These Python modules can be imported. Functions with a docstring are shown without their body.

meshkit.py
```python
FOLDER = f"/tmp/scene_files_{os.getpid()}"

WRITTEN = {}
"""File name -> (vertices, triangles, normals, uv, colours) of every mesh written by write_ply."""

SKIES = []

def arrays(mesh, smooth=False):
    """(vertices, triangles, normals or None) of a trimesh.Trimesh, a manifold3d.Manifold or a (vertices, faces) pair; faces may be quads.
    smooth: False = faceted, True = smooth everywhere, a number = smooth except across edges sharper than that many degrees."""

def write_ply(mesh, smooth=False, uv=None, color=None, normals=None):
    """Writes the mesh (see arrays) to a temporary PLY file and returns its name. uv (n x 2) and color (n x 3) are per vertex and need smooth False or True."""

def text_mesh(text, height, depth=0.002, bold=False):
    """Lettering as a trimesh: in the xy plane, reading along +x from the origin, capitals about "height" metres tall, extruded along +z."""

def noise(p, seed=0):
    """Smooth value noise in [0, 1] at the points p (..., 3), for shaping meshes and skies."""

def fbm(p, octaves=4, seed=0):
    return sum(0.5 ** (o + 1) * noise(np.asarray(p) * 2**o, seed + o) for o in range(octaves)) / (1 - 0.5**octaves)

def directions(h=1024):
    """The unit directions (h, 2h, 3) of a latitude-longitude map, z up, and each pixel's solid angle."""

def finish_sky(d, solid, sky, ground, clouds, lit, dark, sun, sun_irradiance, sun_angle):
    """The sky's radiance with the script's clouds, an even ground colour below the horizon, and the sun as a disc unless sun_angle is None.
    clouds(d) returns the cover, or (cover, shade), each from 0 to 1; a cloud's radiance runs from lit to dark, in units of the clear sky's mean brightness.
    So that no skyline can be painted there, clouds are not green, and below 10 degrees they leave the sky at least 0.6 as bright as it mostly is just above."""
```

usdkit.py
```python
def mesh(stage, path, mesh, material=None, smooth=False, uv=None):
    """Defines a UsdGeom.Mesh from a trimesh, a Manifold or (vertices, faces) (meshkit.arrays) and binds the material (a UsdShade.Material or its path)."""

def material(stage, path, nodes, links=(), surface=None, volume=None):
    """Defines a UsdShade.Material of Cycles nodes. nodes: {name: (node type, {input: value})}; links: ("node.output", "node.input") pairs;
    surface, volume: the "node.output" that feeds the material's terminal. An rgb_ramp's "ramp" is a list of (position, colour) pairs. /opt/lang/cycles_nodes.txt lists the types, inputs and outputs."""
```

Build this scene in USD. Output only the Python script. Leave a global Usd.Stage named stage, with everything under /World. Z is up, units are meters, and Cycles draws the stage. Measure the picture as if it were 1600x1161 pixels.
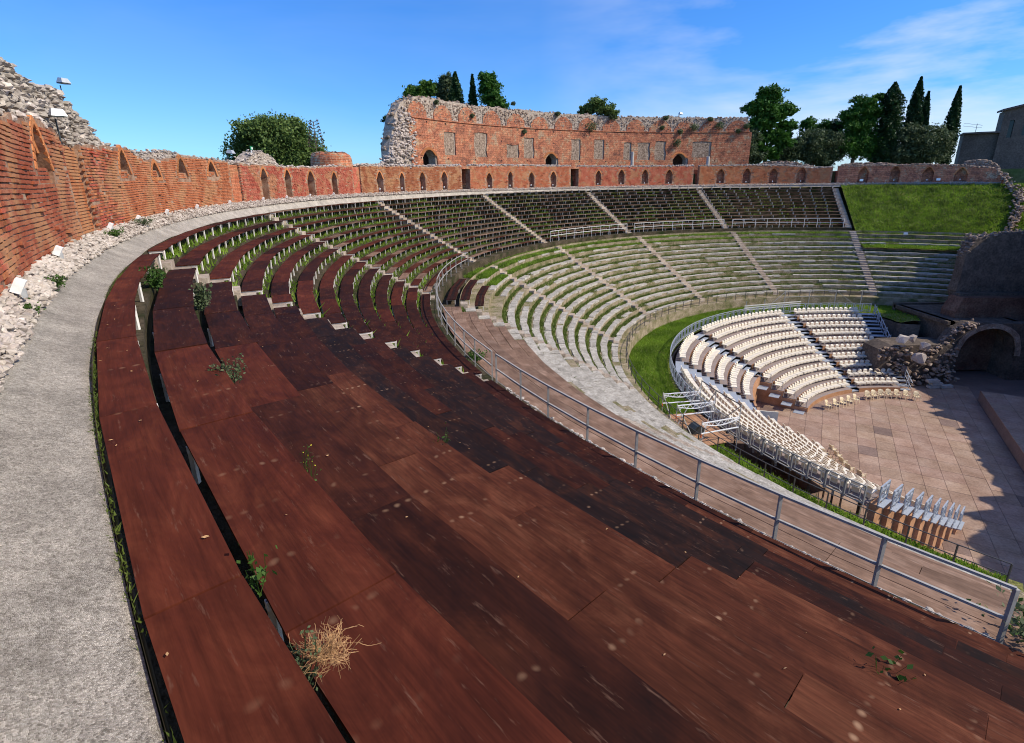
import math
import numpy as np
import trimesh, usdkit, meshkit
from shapely.geometry import Polygon, box as sbox
from shapely.ops import unary_union
from pxr import Usd, UsdGeom, UsdLux, UsdShade, Gf, Sdf

stage = Usd.Stage.CreateInMemory()
UsdGeom.SetStageUpAxis(stage, UsdGeom.Tokens.z)
UsdGeom.SetStageMetersPerUnit(stage, 1.0)
world = UsdGeom.Xform.Define(stage, '/World')
stage.SetDefaultPrim(world.GetPrim())
UsdGeom.Scope.Define(stage, '/World/Looks')
L = '/World/Looks/'
rng = np.random.default_rng(7)

# ---------------------------------------------------------------- camera, sky, sun, exposure
F_PX, PITCH, ROLL = 815.63, 0.3004, -0.0126
CAM = np.array([-39.412, -37.973, 1.70])
A0 = math.atan2(CAM[1], CAM[0])
cam = UsdGeom.Camera.Define(stage, '/World/camera')
fw = np.array([0, math.cos(PITCH), -math.sin(PITCH)]); up0 = np.array([0, math.sin(PITCH), math.cos(PITCH)]); rt0 = np.array([1.0, 0, 0])
rt = math.cos(ROLL) * rt0 + math.sin(ROLL) * up0; up = -math.sin(ROLL) * rt0 + math.cos(ROLL) * up0
cam.AddTransformOp().Set(Gf.Matrix4d(*rt, 0, *up, 0, *(-fw), 0, *CAM, 1))
cam.CreateHorizontalApertureAttr(36.0); cam.CreateVerticalApertureAttr(36.0 * 1161 / 1600)
cam.CreateFocalLengthAttr(36.0 * F_PX / 1600)
cam.CreateHorizontalApertureOffsetAttr(0.0); cam.CreateVerticalApertureOffsetAttr(-45 / 1600 * 36.0)
cam.CreateClippingRangeAttr(Gf.Vec2f(0.05, 5000))
EXPOSURE = 0.1
cam.CreateExposureAttr(EXPOSURE)

SUN_EL = math.radians(42)
SUN_H = np.array([0.966, -0.26]); SUN_H /= np.linalg.norm(SUN_H)
SUN = np.array([*(SUN_H * math.cos(SUN_EL)), math.sin(SUN_EL)])
sky = UsdLux.DomeLight.Define(stage, '/World/sky')
usdkit.material(stage, L + 'sky', {
    'tc': ('texture_coordinate', {}),
    'sep': ('separate_xyz', {}),
    'map': ('mapping', {'rotation': (0, 0.12, 0), 'scale': (1.5, 1.5, 5.2), 'location': (0.35, 0.2, 0.15)}),
    'n': ('noise_texture', {'scale': 1.15, 'detail': 9.0, 'roughness': 0.56, 'distortion': 0.3}),
    'n2': ('noise_texture', {'scale': 0.35, 'detail': 2.0, 'roughness': 0.5}),
    'r': ('rgb_ramp', {'ramp': [(0.0, (0, 0, 0)), (0.38, (0, 0, 0)), (0.60, (1, 1, 1)), (1.0, (1, 1, 1))]}),
    'side': ('map_range', {'from_min': 0.05, 'from_max': 0.62, 'to_min': 0.05, 'to_max': 1.0, 'clamp': True}),
    'fac': ('math', {'math_type': 'multiply'}),
    'sky': ('sky_texture', {'sky_type': 'single_scattering', 'sun_disc': False, 'sun_elevation': SUN_EL, 'sun_rotation': math.atan2(SUN[0], SUN[1]), 'altitude': 200.0, 'air_density': 1.0, 'aerosol_density': 0.25, 'ozone_density': 3.0}),
    'hs': ('hsv', {'hue': 0.512, 'saturation': 1.22, 'value': 1.55, 'fac': 1.0}),
    'tr': ('rgb_ramp', {'ramp': [(0.0, (.38, .64, 1.0)), (.12, (.44, .78, 1.10)), (.35, (.52, .98, 1.26)), (1.0, (.55, .95, 1.2))]}),
    'tint': ('mix_color', {'blend_type': 'multiply', 'fac': 1.0, 'use_clamp': False}),
    'mix': ('mix_color', {'b': (8.6, 9.0, 10.0), 'use_clamp': False}),
    'bg': ('background_shader', {'strength': 0.1}),
}, [('tc.generated', 'sep.vector'), ('tc.generated', 'map.vector'), ('map.vector', 'n.vector'), ('n.fac', 'r.fac'),
    ('sep.x', 'side.value'), ('r.color', 'fac.value1'), ('side.result', 'fac.value2'), ('sky.color', 'hs.color'), ('sep.z', 'tr.fac'), ('hs.color', 'tint.a'), ('tr.color', 'tint.b'), ('tint.result', 'mix.a'), ('fac.value', 'mix.fac'),
    ('mix.result', 'bg.color')], surface='bg.background')
UsdShade.MaterialBindingAPI.Apply(sky.GetPrim()).Bind(UsdShade.Material.Get(stage, L + 'sky'))
sky.GetPrim().SetCustomDataByKey('kind', 'structure')
sun = UsdLux.DistantLight.Define(stage, '/World/sun')
sun.CreateIntensityAttr(1.25); sun.CreateAngleAttr(0.5); sun.CreateNormalizeAttr(True); sun.CreateColorAttr(Gf.Vec3f(1.0, 0.92, 0.79))
zax = SUN; xax = np.cross([0, 0, 1.0], zax); xax /= np.linalg.norm(xax); yax = np.cross(zax, xax)
sun.AddTransformOp().Set(Gf.Matrix4d(*xax, 0, *yax, 0, *zax, 0, 0, 0, 60, 1))

# ---------------------------------------------------------------- materials
def mat(name, cols, scale=3.0, rough=0.8, detail=6.0, fine=40.0, fine_amt=0.35, bump=0.4, bump_scale=None, vary=0.0, island=False, sp=0.3, bdist=0.02, hue=0.0, polar=None, spots=None):
    """noise ramp colour x fine noise x per-object (or per-island) variation, with bump"""
    n = {'geo': ('geometry', {}), 'n': ('noise_texture', {'scale': scale, 'detail': detail, 'roughness': 0.6}),
         'r': ('rgb_ramp', {'ramp': [(0.28 + 0.44 * i / max(1, len(cols) - 1), c) for i, c in enumerate(cols)]}),
         'f': ('noise_texture', {'scale': fine, 'detail': 4.0, 'roughness': 0.65}),
         'fm': ('map_range', {'from_min': 0.3, 'from_max': 0.7, 'to_min': 1 - fine_amt, 'to_max': 1 + fine_amt * 0.7, 'clamp': True}),
         'obj': ('object_info', {}), 'ad': ('math', {'math_type': 'add'}), 'fr': ('math', {'math_type': 'fraction'}),
         'vm': ('map_range', {'from_min': 0.0, 'from_max': 1.0, 'to_min': 1 - vary, 'to_max': 1 + vary, 'clamp': True}),
         'mul': ('math', {'math_type': 'multiply'}), 'ro': ('math', {'math_type': 'multiply', 'value2': 7.31}), 'rf': ('math', {'math_type': 'fraction'}),
         'hm': ('map_range', {'from_min': 0.0, 'from_max': 1.0, 'to_min': 0.5 - hue, 'to_max': 0.5 + hue, 'clamp': True}),
         'hs': ('hsv', {'saturation': 1.0, 'fac': 1.0}),
         'bn': ('noise_texture', {'scale': bump_scale or fine, 'detail': 5.0, 'roughness': 0.65}),
         'b': ('bump', {'strength': bump, 'distance': bdist, 'use_object_space': False}),
         'p': ('principled_bsdf', {'roughness': rough, 'specular_ior_level': sp})}
    l = [('n.fac', 'r.fac'), ('f.fac', 'fm.value'), ('obj.random', 'ad.value1'), ('ad.value', 'fr.value1'), ('fr.value', 'vm.value'),
         ('fm.result', 'mul.value1'), ('vm.result', 'mul.value2'), ('mul.value', 'hs.value'), ('fr.value', 'ro.value1'), ('ro.value', 'rf.value1'), ('rf.value', 'hm.value'), ('hm.result', 'hs.hue'),
         ('r.color', 'hs.color'), ('bn.fac', 'b.height'), ('b.normal', 'p.normal')]
    if island: l.append(('geo.random_per_island', 'ad.value2'))
    else: n['ad'][1]['value2'] = 0.0
    if polar:   # grain that runs along the rows: coordinates (radius, arc, height)
        n.update({'s': ('separate_xyz', {}), 'at': ('math', {'math_type': 'arctan2'}), 'am': ('math', {'math_type': 'multiply', 'value2': 50.0 * polar}),
                  'x2': ('math', {'math_type': 'multiply'}), 'y2': ('math', {'math_type': 'multiply'}), 'sq': ('math', {'math_type': 'add'}), 'rr': ('math', {'math_type': 'sqrt'}),
                  'cv': ('combine_xyz', {}), 'o9': ('math', {'math_type': 'multiply', 'value2': 37.0})})
        l += [('geo.position', 's.vector'), ('s.y', 'at.value1'), ('s.x', 'at.value2'), ('at.value', 'am.value1'), ('s.x', 'x2.value1'), ('s.x', 'x2.value2'), ('s.y', 'y2.value1'), ('s.y', 'y2.value2'),
              ('x2.value', 'sq.value1'), ('y2.value', 'sq.value2'), ('sq.value', 'rr.value1'), ('rr.value', 'cv.x'), ('am.value', 'cv.y'), ('obj.random', 'o9.value1'), ('o9.value', 'cv.z'),
              ('cv.vector', 'f.vector'), ('cv.vector', 'bn.vector'), ('geo.position', 'n.vector')]
    else:
        l += [('geo.position', 'n.vector'), ('geo.position', 'f.vector'), ('geo.position', 'bn.vector')]
    src = 'hs.color'
    if spots:   # pale worn flecks and streaks: (colour, scale, threshold, amount)
        c, sc, th, am = spots
        n.update({'sn': ('noise_texture', {'scale': sc, 'detail': 3.0, 'roughness': 0.5, 'distortion': 0.6}), 'sr': ('map_range', {'from_min': th, 'from_max': th + 0.1, 'to_min': 0.0, 'to_max': am, 'clamp': True}), 'sm': ('mix_color', {'b': c})})
        l += [('geo.position', 'sn.vector'), ('sn.fac', 'sr.value'), ('sr.result', 'sm.fac'), (src, 'sm.a')]
        src = 'sm.result'
    l.append((src, 'p.base_color'))
    return usdkit.material(stage, L + name, n, l, surface='p.BSDF')

def plain(name, col, rough=0.5, metal=0.0, sp=0.5, emit=None):
    return usdkit.material(stage, L + name, {'geo': ('geometry', {}), 'n': ('noise_texture', {'scale': 9.0, 'detail': 5.0, 'roughness': 0.6}), 'm': ('map_range', {'from_min': 0.3, 'from_max': 0.7, 'to_min': 0.82, 'to_max': 1.12, 'clamp': True}),
        'h': ('hsv', {'color': col, 'fac': 1.0}), 'p': ('principled_bsdf', {'roughness': rough, 'metallic': metal, 'specular_ior_level': sp})},
        [('geo.position', 'n.vector'), ('n.fac', 'm.value'), ('m.result', 'h.value'), ('h.color', 'p.base_color')], surface='p.BSDF')

def leafmat(name, cols, trans=0.3, rough=0.6):
    return usdkit.material(stage, L + name, {'geo': ('geometry', {}), 'n': ('noise_texture', {'scale': 0.45, 'detail': 3.0}), 'a': ('math', {'math_type': 'multiply_add', 'value2': 0.55}), 'nm': ('math', {'math_type': 'multiply', 'value2': 0.5}),
        'r': ('rgb_ramp', {'ramp': [(0.15 + 0.6 * i / (len(cols) - 1), c) for i, c in enumerate(cols)]}), 'p': ('principled_bsdf', {'roughness': rough, 'specular_ior_level': 0.25}),
        't': ('translucent_bsdf', {}), 'x': ('mix_closure', {'fac': trans})},
        [('geo.position', 'n.vector'), ('n.fac', 'nm.value1'), ('geo.random_per_island', 'a.value1'), ('nm.value', 'a.value3'), ('a.value', 'r.fac'), ('r.color', 'p.base_color'), ('r.color', 't.color'),
         ('p.BSDF', 'x.closure1'), ('t.BSDF', 'x.closure2')], surface='x.closure')

M = {}
M['brick'] = mat('brick', [(.29, .074, .035), (.41, .118, .057), (.50, .215, .118)], scale=1.3, fine=30, fine_amt=.4, bump=.6, vary=.42, island=True, hue=.014, rough=.9, sp=.15, spots=((.46, .25, .12), 0.8, .50, .6))
M['mortar'] = mat('mortar', [(.17, .08, .05), (.32, .19, .125), (.44, .33, .235)], scale=2.2, fine=25, fine_amt=.4, bump=.6, rough=.95, sp=.1)
M['brick_far'] = usdkit.material(stage, L + 'brick_far', {'geo': ('geometry', {}), 's': ('separate_xyz', {}), 'at': ('math', {'math_type': 'arctan2'}), 'am': ('math', {'math_type': 'multiply', 'value2': 58.0}), 'cv': ('combine_xyz', {'z': 0.0}),
    'bt': ('brick_texture', {'scale': 1.0, 'brick_width': .42, 'row_height': .14, 'mortar_size': .016, 'color1': (.46, .150, .070), 'color2': (.31, .092, .048), 'mortar': (.38, .24, .16), 'bias': 0.0}),
    'g': ('noise_texture', {'scale': 4.5, 'detail': 5.0, 'roughness': .75}), 'gm': ('map_range', {'from_min': .33, 'from_max': .67, 'to_min': .55, 'to_max': 1.45, 'clamp': True}), 'gh': ('hsv', {'fac': 1.0}), 'bt2': ('brick_texture', {'scale': 1.0, 'brick_width': .9, 'row_height': .31, 'mortar_size': .035, 'color1': (1.15, 1.1, 1.1), 'color2': (.8, .82, .85), 'mortar': (.62, .66, .7)}), 'x2': ('mix_color', {'blend_type': 'multiply', 'fac': .8, 'use_clamp': False}), 'n': ('noise_texture', {'scale': .8, 'detail': 12.0, 'roughness': .74}), 'r': ('rgb_ramp', {'ramp': [(0, (.3, .3, .35)), (.38, (.55, .6, .7)), (.47, (1.0, .95, .95)), (.53, (1.1, 1.1, 1.05)), (.58, (1.0, 1.5, 1.6)), (.68, (1.05, 1.9, 2.3)), (1, (1.3, 2.6, 3.4))]}),
    'x': ('mix_color', {'blend_type': 'multiply', 'fac': 1.0, 'use_clamp': False}), 'b': ('bump', {'strength': .7, 'distance': .03}), 'bn': ('noise_texture', {'scale': 7.0, 'detail': 6.0, 'roughness': .7}),
    'p': ('principled_bsdf', {'roughness': .92, 'specular_ior_level': .15})},
    [('geo.position', 's.vector'), ('s.y', 'at.value1'), ('s.x', 'at.value2'), ('at.value', 'am.value1'), ('am.value', 'cv.x'), ('s.z', 'cv.y'), ('cv.vector', 'bt.vector'), ('geo.position', 'n.vector'), ('n.fac', 'r.fac'),
     ('bt.color', 'x.a'), ('r.color', 'x.b'), ('geo.position', 'bn.vector'), ('bn.fac', 'b.height'), ('cv.vector', 'bt2.vector'), ('geo.position', 'g.vector'), ('g.fac', 'gm.value'), ('x.result', 'x2.a'), ('bt2.color', 'x2.b'), ('x2.result', 'gh.color'), ('gm.result', 'gh.value'), ('gh.color', 'p.base_color'), ('b.normal', 'p.normal')], surface='p.BSDF')
M['arch_brick'] = mat('arch_brick', [(.40, .13, .05), (.50, .22, .09)], scale=5, fine=30, vary=.3, island=True, rough=.9, sp=.1)
M['rubble'] = mat('rubble', [(.30, .25, .21), (.43, .37, .32), (.55, .48, .425)], scale=1.5, fine=14, fine_amt=.35, bump=.6, vary=.28, island=True, hue=.012, rough=.92, sp=.15, bdist=.03)
M['rubble_core'] = mat('rubble_core', [(.24, .19, .15), (.40, .33, .27), (.52, .45, .39)], scale=3.5, fine=12, fine_amt=.5, bump=.9, rough=.95, sp=.1, bdist=.06)
M['rubble_dark'] = mat('rubble_dark', [(.15, .105, .08), (.28, .205, .155), (.43, .345, .28)], scale=1.8, fine=10, fine_amt=.45, bump=.8, vary=.3, island=True, rough=.95, sp=.1, bdist=.05)
M['patch'] = mat('patch', [(.13, .09, .065), (.30, .22, .165), (.42, .34, .27)], scale=3.6, fine=4, fine_amt=.6, bump=.9, rough=.95, sp=.1, bdist=.06)
M['gravel'] = usdkit.material(stage, L + 'gravel', {'geo': ('geometry', {}), 'v': ('voronoi_texture', {'scale': 150.0, 'feature': 'f1'}), 've': ('voronoi_texture', {'scale': 150.0, 'feature': 'distance_to_edge'}), 'v2': ('voronoi_texture', {'scale': 40.0, 'feature': 'f1'}),
    'sc': ('separate_color', {}), 'r': ('rgb_ramp', {'ramp': [(0, (.23, .20, .165)), (.25, (.355, .315, .26)), (.6, (.445, .395, .335)), (1, (.56, .50, .43))]}), 'n': ('noise_texture', {'scale': 1.6, 'detail': 8.0, 'roughness': .7}), 'nm': ('map_range', {'from_min': .3, 'from_max': .7, 'to_min': .62, 'to_max': 1.25, 'clamp': True}),
    's2': ('separate_color', {}), 'm2': ('map_range', {'from_min': 0, 'from_max': 1, 'to_min': .8, 'to_max': 1.15, 'clamp': True}), 'mu': ('math', {'math_type': 'multiply'}), 'hs': ('hsv', {'fac': 1.0}), 'eh': ('map_range', {'from_min': 0, 'from_max': .25, 'to_min': 0, 'to_max': 1, 'clamp': True}), 'b': ('bump', {'strength': .8, 'distance': .006}), 'p': ('principled_bsdf', {'roughness': .95, 'specular_ior_level': .12})},
    [('geo.position', 'v.vector'), ('geo.position', 've.vector'), ('geo.position', 'v2.vector'), ('geo.position', 'n.vector'), ('v.color', 'sc.color'), ('sc.r', 'r.fac'), ('n.fac', 'nm.value'), ('v2.color', 's2.color'), ('s2.g', 'm2.value'), ('nm.result', 'mu.value1'), ('m2.result', 'mu.value2'), ('mu.value', 'hs.value'), ('r.color', 'hs.color'), ('hs.color', 'p.base_color'), ('ve.distance', 'eh.value'), ('eh.result', 'b.height'), ('b.normal', 'p.normal')], surface='p.BSDF')
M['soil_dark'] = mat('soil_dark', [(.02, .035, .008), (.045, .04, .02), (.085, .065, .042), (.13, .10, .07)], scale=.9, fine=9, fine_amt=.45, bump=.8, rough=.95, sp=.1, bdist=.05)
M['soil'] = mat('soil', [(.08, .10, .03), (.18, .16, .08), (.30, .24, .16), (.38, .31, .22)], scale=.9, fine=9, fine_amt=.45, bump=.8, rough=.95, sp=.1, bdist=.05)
M['grass_ground'] = mat('grass_ground', [(.09, .12, .016), (.15, .17, .035), (.24, .18, .09)], scale=.5, fine=6, fine_amt=.5, bump=.9, rough=.95, sp=.1, bdist=.08)
M['blade'] = leafmat('blade', [(.11, .19, .015), (.24, .37, .035), (.38, .50, .07), (.58, .52, .19)], .45)
M['blade_dry'] = leafmat('blade_dry', [(.08, .12, .02), (.17, .22, .045), (.28, .28, .09), (.42, .36, .18)], .35)
def wood(name, cols, dots, grain=.3, rough=.78):
    """film-faced plywood laid along the rows: mottled stain, faint swirling figure, scuffs and rows of pale bolt marks, in coordinates (radius, arc)"""
    mth = lambda k, **kw: ('math', {'math_type': k, **kw})
    n = {'geo': ('geometry', {}), 'obj': ('object_info', {}), 's': ('separate_xyz', {}), 'at': mth('arctan2'), 'arc': mth('multiply', value2=52.0), 'x2': mth('multiply'), 'y2': mth('multiply'), 'sq': mth('add'), 'R': mth('sqrt'),
         'o9': mth('multiply', value2=37.0), 'cv': ('combine_xyz', {}),
         'm1': ('mapping', {'scale': (1.6, .7, 1.0)}), 'n1': ('noise_texture', {'scale': 1.5, 'detail': 9.0, 'roughness': .68, 'distortion': .8}), 'r': ('rgb_ramp', {'ramp': [(.30 + .40 * i / (len(cols) - 1), c) for i, c in enumerate(cols)]}),
         'm2': ('mapping', {'scale': (30.0, 1.6, 1.0)}), 'n2': ('noise_texture', {'scale': 1.0, 'detail': 5.0, 'roughness': .7, 'distortion': .5}), 'g': ('map_range', {'from_min': .3, 'from_max': .7, 'to_min': 1 - grain, 'to_max': 1 + grain, 'clamp': True}),
         'm3': ('mapping', {'scale': (1.5, .45, 1.0)}), 'n3': ('noise_texture', {'scale': 1.0, 'detail': 1.0, 'roughness': .4, 'distortion': .6}), 'k': mth('multiply', value2=26.0), 'sn': mth('sine'), 'fg': ('map_range', {'from_min': -1, 'from_max': 1, 'to_min': .87, 'to_max': 1.1, 'clamp': True}),
         'v': ('map_range', {'from_min': 0.0, 'from_max': 1.0, 'to_min': .84, 'to_max': 1.18, 'clamp': True}), 'q1': mth('multiply'), 'q2': mth('multiply'), 'hs': ('hsv', {'fac': 1.0}),
         'm4': ('mapping', {'scale': (16.0, 2.2, 1.0)}), 'n4': ('noise_texture', {'scale': 1.3, 'detail': 4.0, 'roughness': .7}), 'sc': ('map_range', {'from_min': .61, 'from_max': .76, 'to_min': 0.0, 'to_max': .5, 'clamp': True}), 'mx': ('mix_color', {'b': (.20, .11, .075)}),
         'jn': ('noise_texture', {'scale': 2.3, 'detail': 2.0}), 'jm': mth('multiply', value2=.16), 'ja': mth('add'), 'jr': mth('add'),
         'a1': mth('divide', value2=.62), 'a2': mth('fraction'), 'a3': mth('subtract', value2=.5), 'a4': mth('multiply', value2=.62), 'b1': mth('divide', value2=.105), 'b2': mth('fraction'), 'b3': mth('subtract', value2=.5), 'b4': mth('multiply', value2=.105),
         'aa': mth('multiply'), 'bb': mth('multiply'), 'ab': mth('add'), 'd': mth('sqrt'), 'dm': ('map_range', {'from_min': .034, 'from_max': .010, 'to_min': 0.0, 'to_max': dots, 'clamp': True}),
         'kn': ('noise_texture', {'scale': .9, 'detail': 2.0}), 'km': ('map_range', {'from_min': .50, 'from_max': .62, 'to_min': 0.0, 'to_max': 1.0, 'clamp': True}), 'wn': ('noise_texture', {'scale': 6.0, 'detail': 1.0}), 'wm': ('map_range', {'from_min': .40, 'from_max': .60, 'to_min': 0.0, 'to_max': 1.0, 'clamp': True}), 'dk': mth('multiply'), 'dw': mth('multiply'), 'my': ('mix_color', {'b': (.34, .20, .12)}),
         'b': ('bump', {'strength': .10, 'distance': .01}), 'rr': ('map_range', {'from_min': .3, 'from_max': .7, 'to_min': rough - .08, 'to_max': rough + .1, 'clamp': True}), 'p': ('principled_bsdf', {'specular_ior_level': .09})}
    l = [('geo.position', 's.vector'), ('s.y', 'at.value1'), ('s.x', 'at.value2'), ('at.value', 'arc.value1'), ('s.x', 'x2.value1'), ('s.x', 'x2.value2'), ('s.y', 'y2.value1'), ('s.y', 'y2.value2'), ('x2.value', 'sq.value1'), ('y2.value', 'sq.value2'), ('sq.value', 'R.value1'),
         ('obj.random', 'o9.value1'), ('R.value', 'cv.x'), ('arc.value', 'cv.y'), ('o9.value', 'cv.z')]
    for m_, n_ in (('m1', 'n1'), ('m2', 'n2'), ('m3', 'n3'), ('m4', 'n4')): l += [('cv.vector', m_ + '.vector'), (m_ + '.vector', n_ + '.vector')]
    l += [('n1.fac', 'r.fac'), ('n2.fac', 'g.value'), ('n3.fac', 'k.value1'), ('k.value', 'sn.value1'), ('sn.value', 'fg.value'), ('obj.random', 'v.value'), ('g.result', 'q1.value1'), ('fg.result', 'q1.value2'), ('q1.value', 'q2.value1'), ('v.result', 'q2.value2'), ('q2.value', 'hs.value'), ('r.color', 'hs.color'),
          ('n4.fac', 'sc.value'), ('sc.result', 'mx.fac'), ('hs.color', 'mx.a'),
          ('cv.vector', 'jn.vector'), ('jn.fac', 'jm.value1'), ('arc.value', 'ja.value1'), ('jm.value', 'ja.value2'), ('R.value', 'jr.value1'), ('jm.value', 'jr.value2'),
          ('ja.value', 'a1.value1'), ('a1.value', 'a2.value1'), ('a2.value', 'a3.value1'), ('a3.value', 'a4.value1'), ('jr.value', 'b1.value1'), ('b1.value', 'b2.value1'), ('b2.value', 'b3.value1'), ('b3.value', 'b4.value1'),
          ('a4.value', 'aa.value1'), ('a4.value', 'aa.value2'), ('b4.value', 'bb.value1'), ('b4.value', 'bb.value2'), ('aa.value', 'ab.value1'), ('bb.value', 'ab.value2'), ('ab.value', 'd.value1'), ('d.value', 'dm.value'),
          ('geo.position', 'kn.vector'), ('kn.fac', 'km.value'), ('geo.position', 'wn.vector'), ('wn.fac', 'wm.value'), ('dm.result', 'dk.value1'), ('km.result', 'dk.value2'), ('dk.value', 'dw.value1'), ('wm.result', 'dw.value2'), ('dw.value', 'my.fac'), ('mx.result', 'my.a'), ('my.result', 'p.base_color'),
          ('n2.fac', 'b.height'), ('b.normal', 'p.normal'), ('n1.fac', 'rr.value'), ('rr.result', 'p.roughness')]
    return usdkit.material(stage, L + name, n, l, surface='p.BSDF')
M['wood_red'] = wood('wood_red', [(.040, .0090, .0050), (.069, .0155, .0080), (.108, .028, .0140)], .35)
M['wood_deep'] = wood('wood_deep', [(.016, .0055, .0038), (.032, .009, .0055), (.062, .017, .009)], .4)
M['wood_black'] = wood('wood_black', [(.009, .006, .0055), (.018, .0085, .007), (.048, .017, .010)], .5)
M['wood_brown'] = wood('wood_brown', [(.040, .0110, .0056), (.070, .0200, .0098), (.120, .041, .021)], .8, grain=.38)
M['wood_far'] = wood('wood_far', [(.11, .062, .040), (.18, .105, .07), (.26, .165, .115)], .2, rough=.8)
M['plank'] = mat('plank', [(.13, .075, .048), (.20, .12, .08), (.29, .19, .135)], scale=1.3, fine=18, fine_amt=.3, bump=.2, rough=.8, vary=.2, sp=.2, polar=.09)
M['white'] = plain('white', (.70, .66, .60), .55, 0, .3)
M['galv'] = plain('galv', (.36, .34, .31), .6, .0, .3)
M['steel_dark'] = plain('steel_dark', (.075, .07, .068), .5, .3, .4)
M['steel_blue'] = plain('steel_blue', (.40, .43, .47), .5, .3, .4)
M['stone'] = mat('stone', [(.25, .225, .185), (.39, .355, .30), (.52, .475, .41)], scale=1.6, fine=9, fine_amt=.4, bump=.7, vary=.10, rough=.92, sp=.15, bdist=.03)
M['stair'] = mat('stair', [(.24, .185, .14), (.36, .29, .225), (.46, .39, .31)], scale=1.2, fine=9, fine_amt=.35, bump=.7, vary=.15, rough=.92, sp=.15, bdist=.03)
M['cream'] = usdkit.material(stage, L + 'cream', {'geo': ('geometry', {}), 'obj': ('object_info', {}), 'v': ('map_range', {'from_min': 0, 'from_max': 1, 'to_min': .88, 'to_max': 1.04, 'clamp': True}), 'h': ('hsv', {'color': (.88, .80, .66), 'fac': 1.0}), 'p': ('principled_bsdf', {'roughness': .45, 'specular_ior_level': .4}), 't': ('translucent_bsdf', {'color': (.75, .60, .24)}), 'x': ('mix_closure', {'fac': .16})},
    [('obj.random', 'v.value'), ('v.result', 'h.value'), ('h.color', 'p.base_color'), ('p.BSDF', 'x.closure1'), ('t.BSDF', 'x.closure2')], surface='x.closure')
M['cream_old'] = plain('cream_old', (.66, .54, .35), .5, 0, .4)
M['ply'] = mat('ply', [(.30, .15, .07), (.40, .21, .11), (.48, .27, .15)], scale=1.5, fine=14, fine_amt=.25, bump=.15, rough=.7, vary=.15, sp=.25)
M['deck'] = mat('deck', [(.23, .18, .165), (.31, .25, .225)], scale=1.5, fine=14, fine_amt=.25, bump=.15, rough=.75, vary=.15, sp=.25)
M['slab'] = mat('slab', [(.25, .155, .105), (.32, .21, .15), (.38, .265, .20)], scale=.8, fine=7, fine_amt=.25, bump=.35, vary=.11, rough=.85, sp=.25, hue=.006)
M['slab_dark'] = mat('slab_dark', [(.16, .105, .085), (.22, .15, .12)], scale=.8, fine=7, fine_amt=.25, bump=.35, vary=.15, rough=.8, sp=.25)
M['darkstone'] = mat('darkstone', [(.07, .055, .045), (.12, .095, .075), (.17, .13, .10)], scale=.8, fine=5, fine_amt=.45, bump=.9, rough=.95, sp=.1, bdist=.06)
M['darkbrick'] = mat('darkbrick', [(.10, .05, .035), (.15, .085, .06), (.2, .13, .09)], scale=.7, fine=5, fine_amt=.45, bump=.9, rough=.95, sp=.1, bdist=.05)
M['trunk'] = mat('trunk', [(.09, .07, .05), (.16, .12, .085)], scale=3, fine=12, rough=.95, sp=.1)
M['olive'] = leafmat('olive', [(.06, .105, .022), (.17, .24, .06), (.34, .42, .15)], .2)
M['olive_grey'] = leafmat('olive_grey', [(.05, .075, .03), (.115, .155, .07), (.23, .28, .15)], .2)
M['pine'] = leafmat('pine', [(.02, .075, .008), (.09, .22, .025), (.30, .50, .07)], .2)
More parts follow.
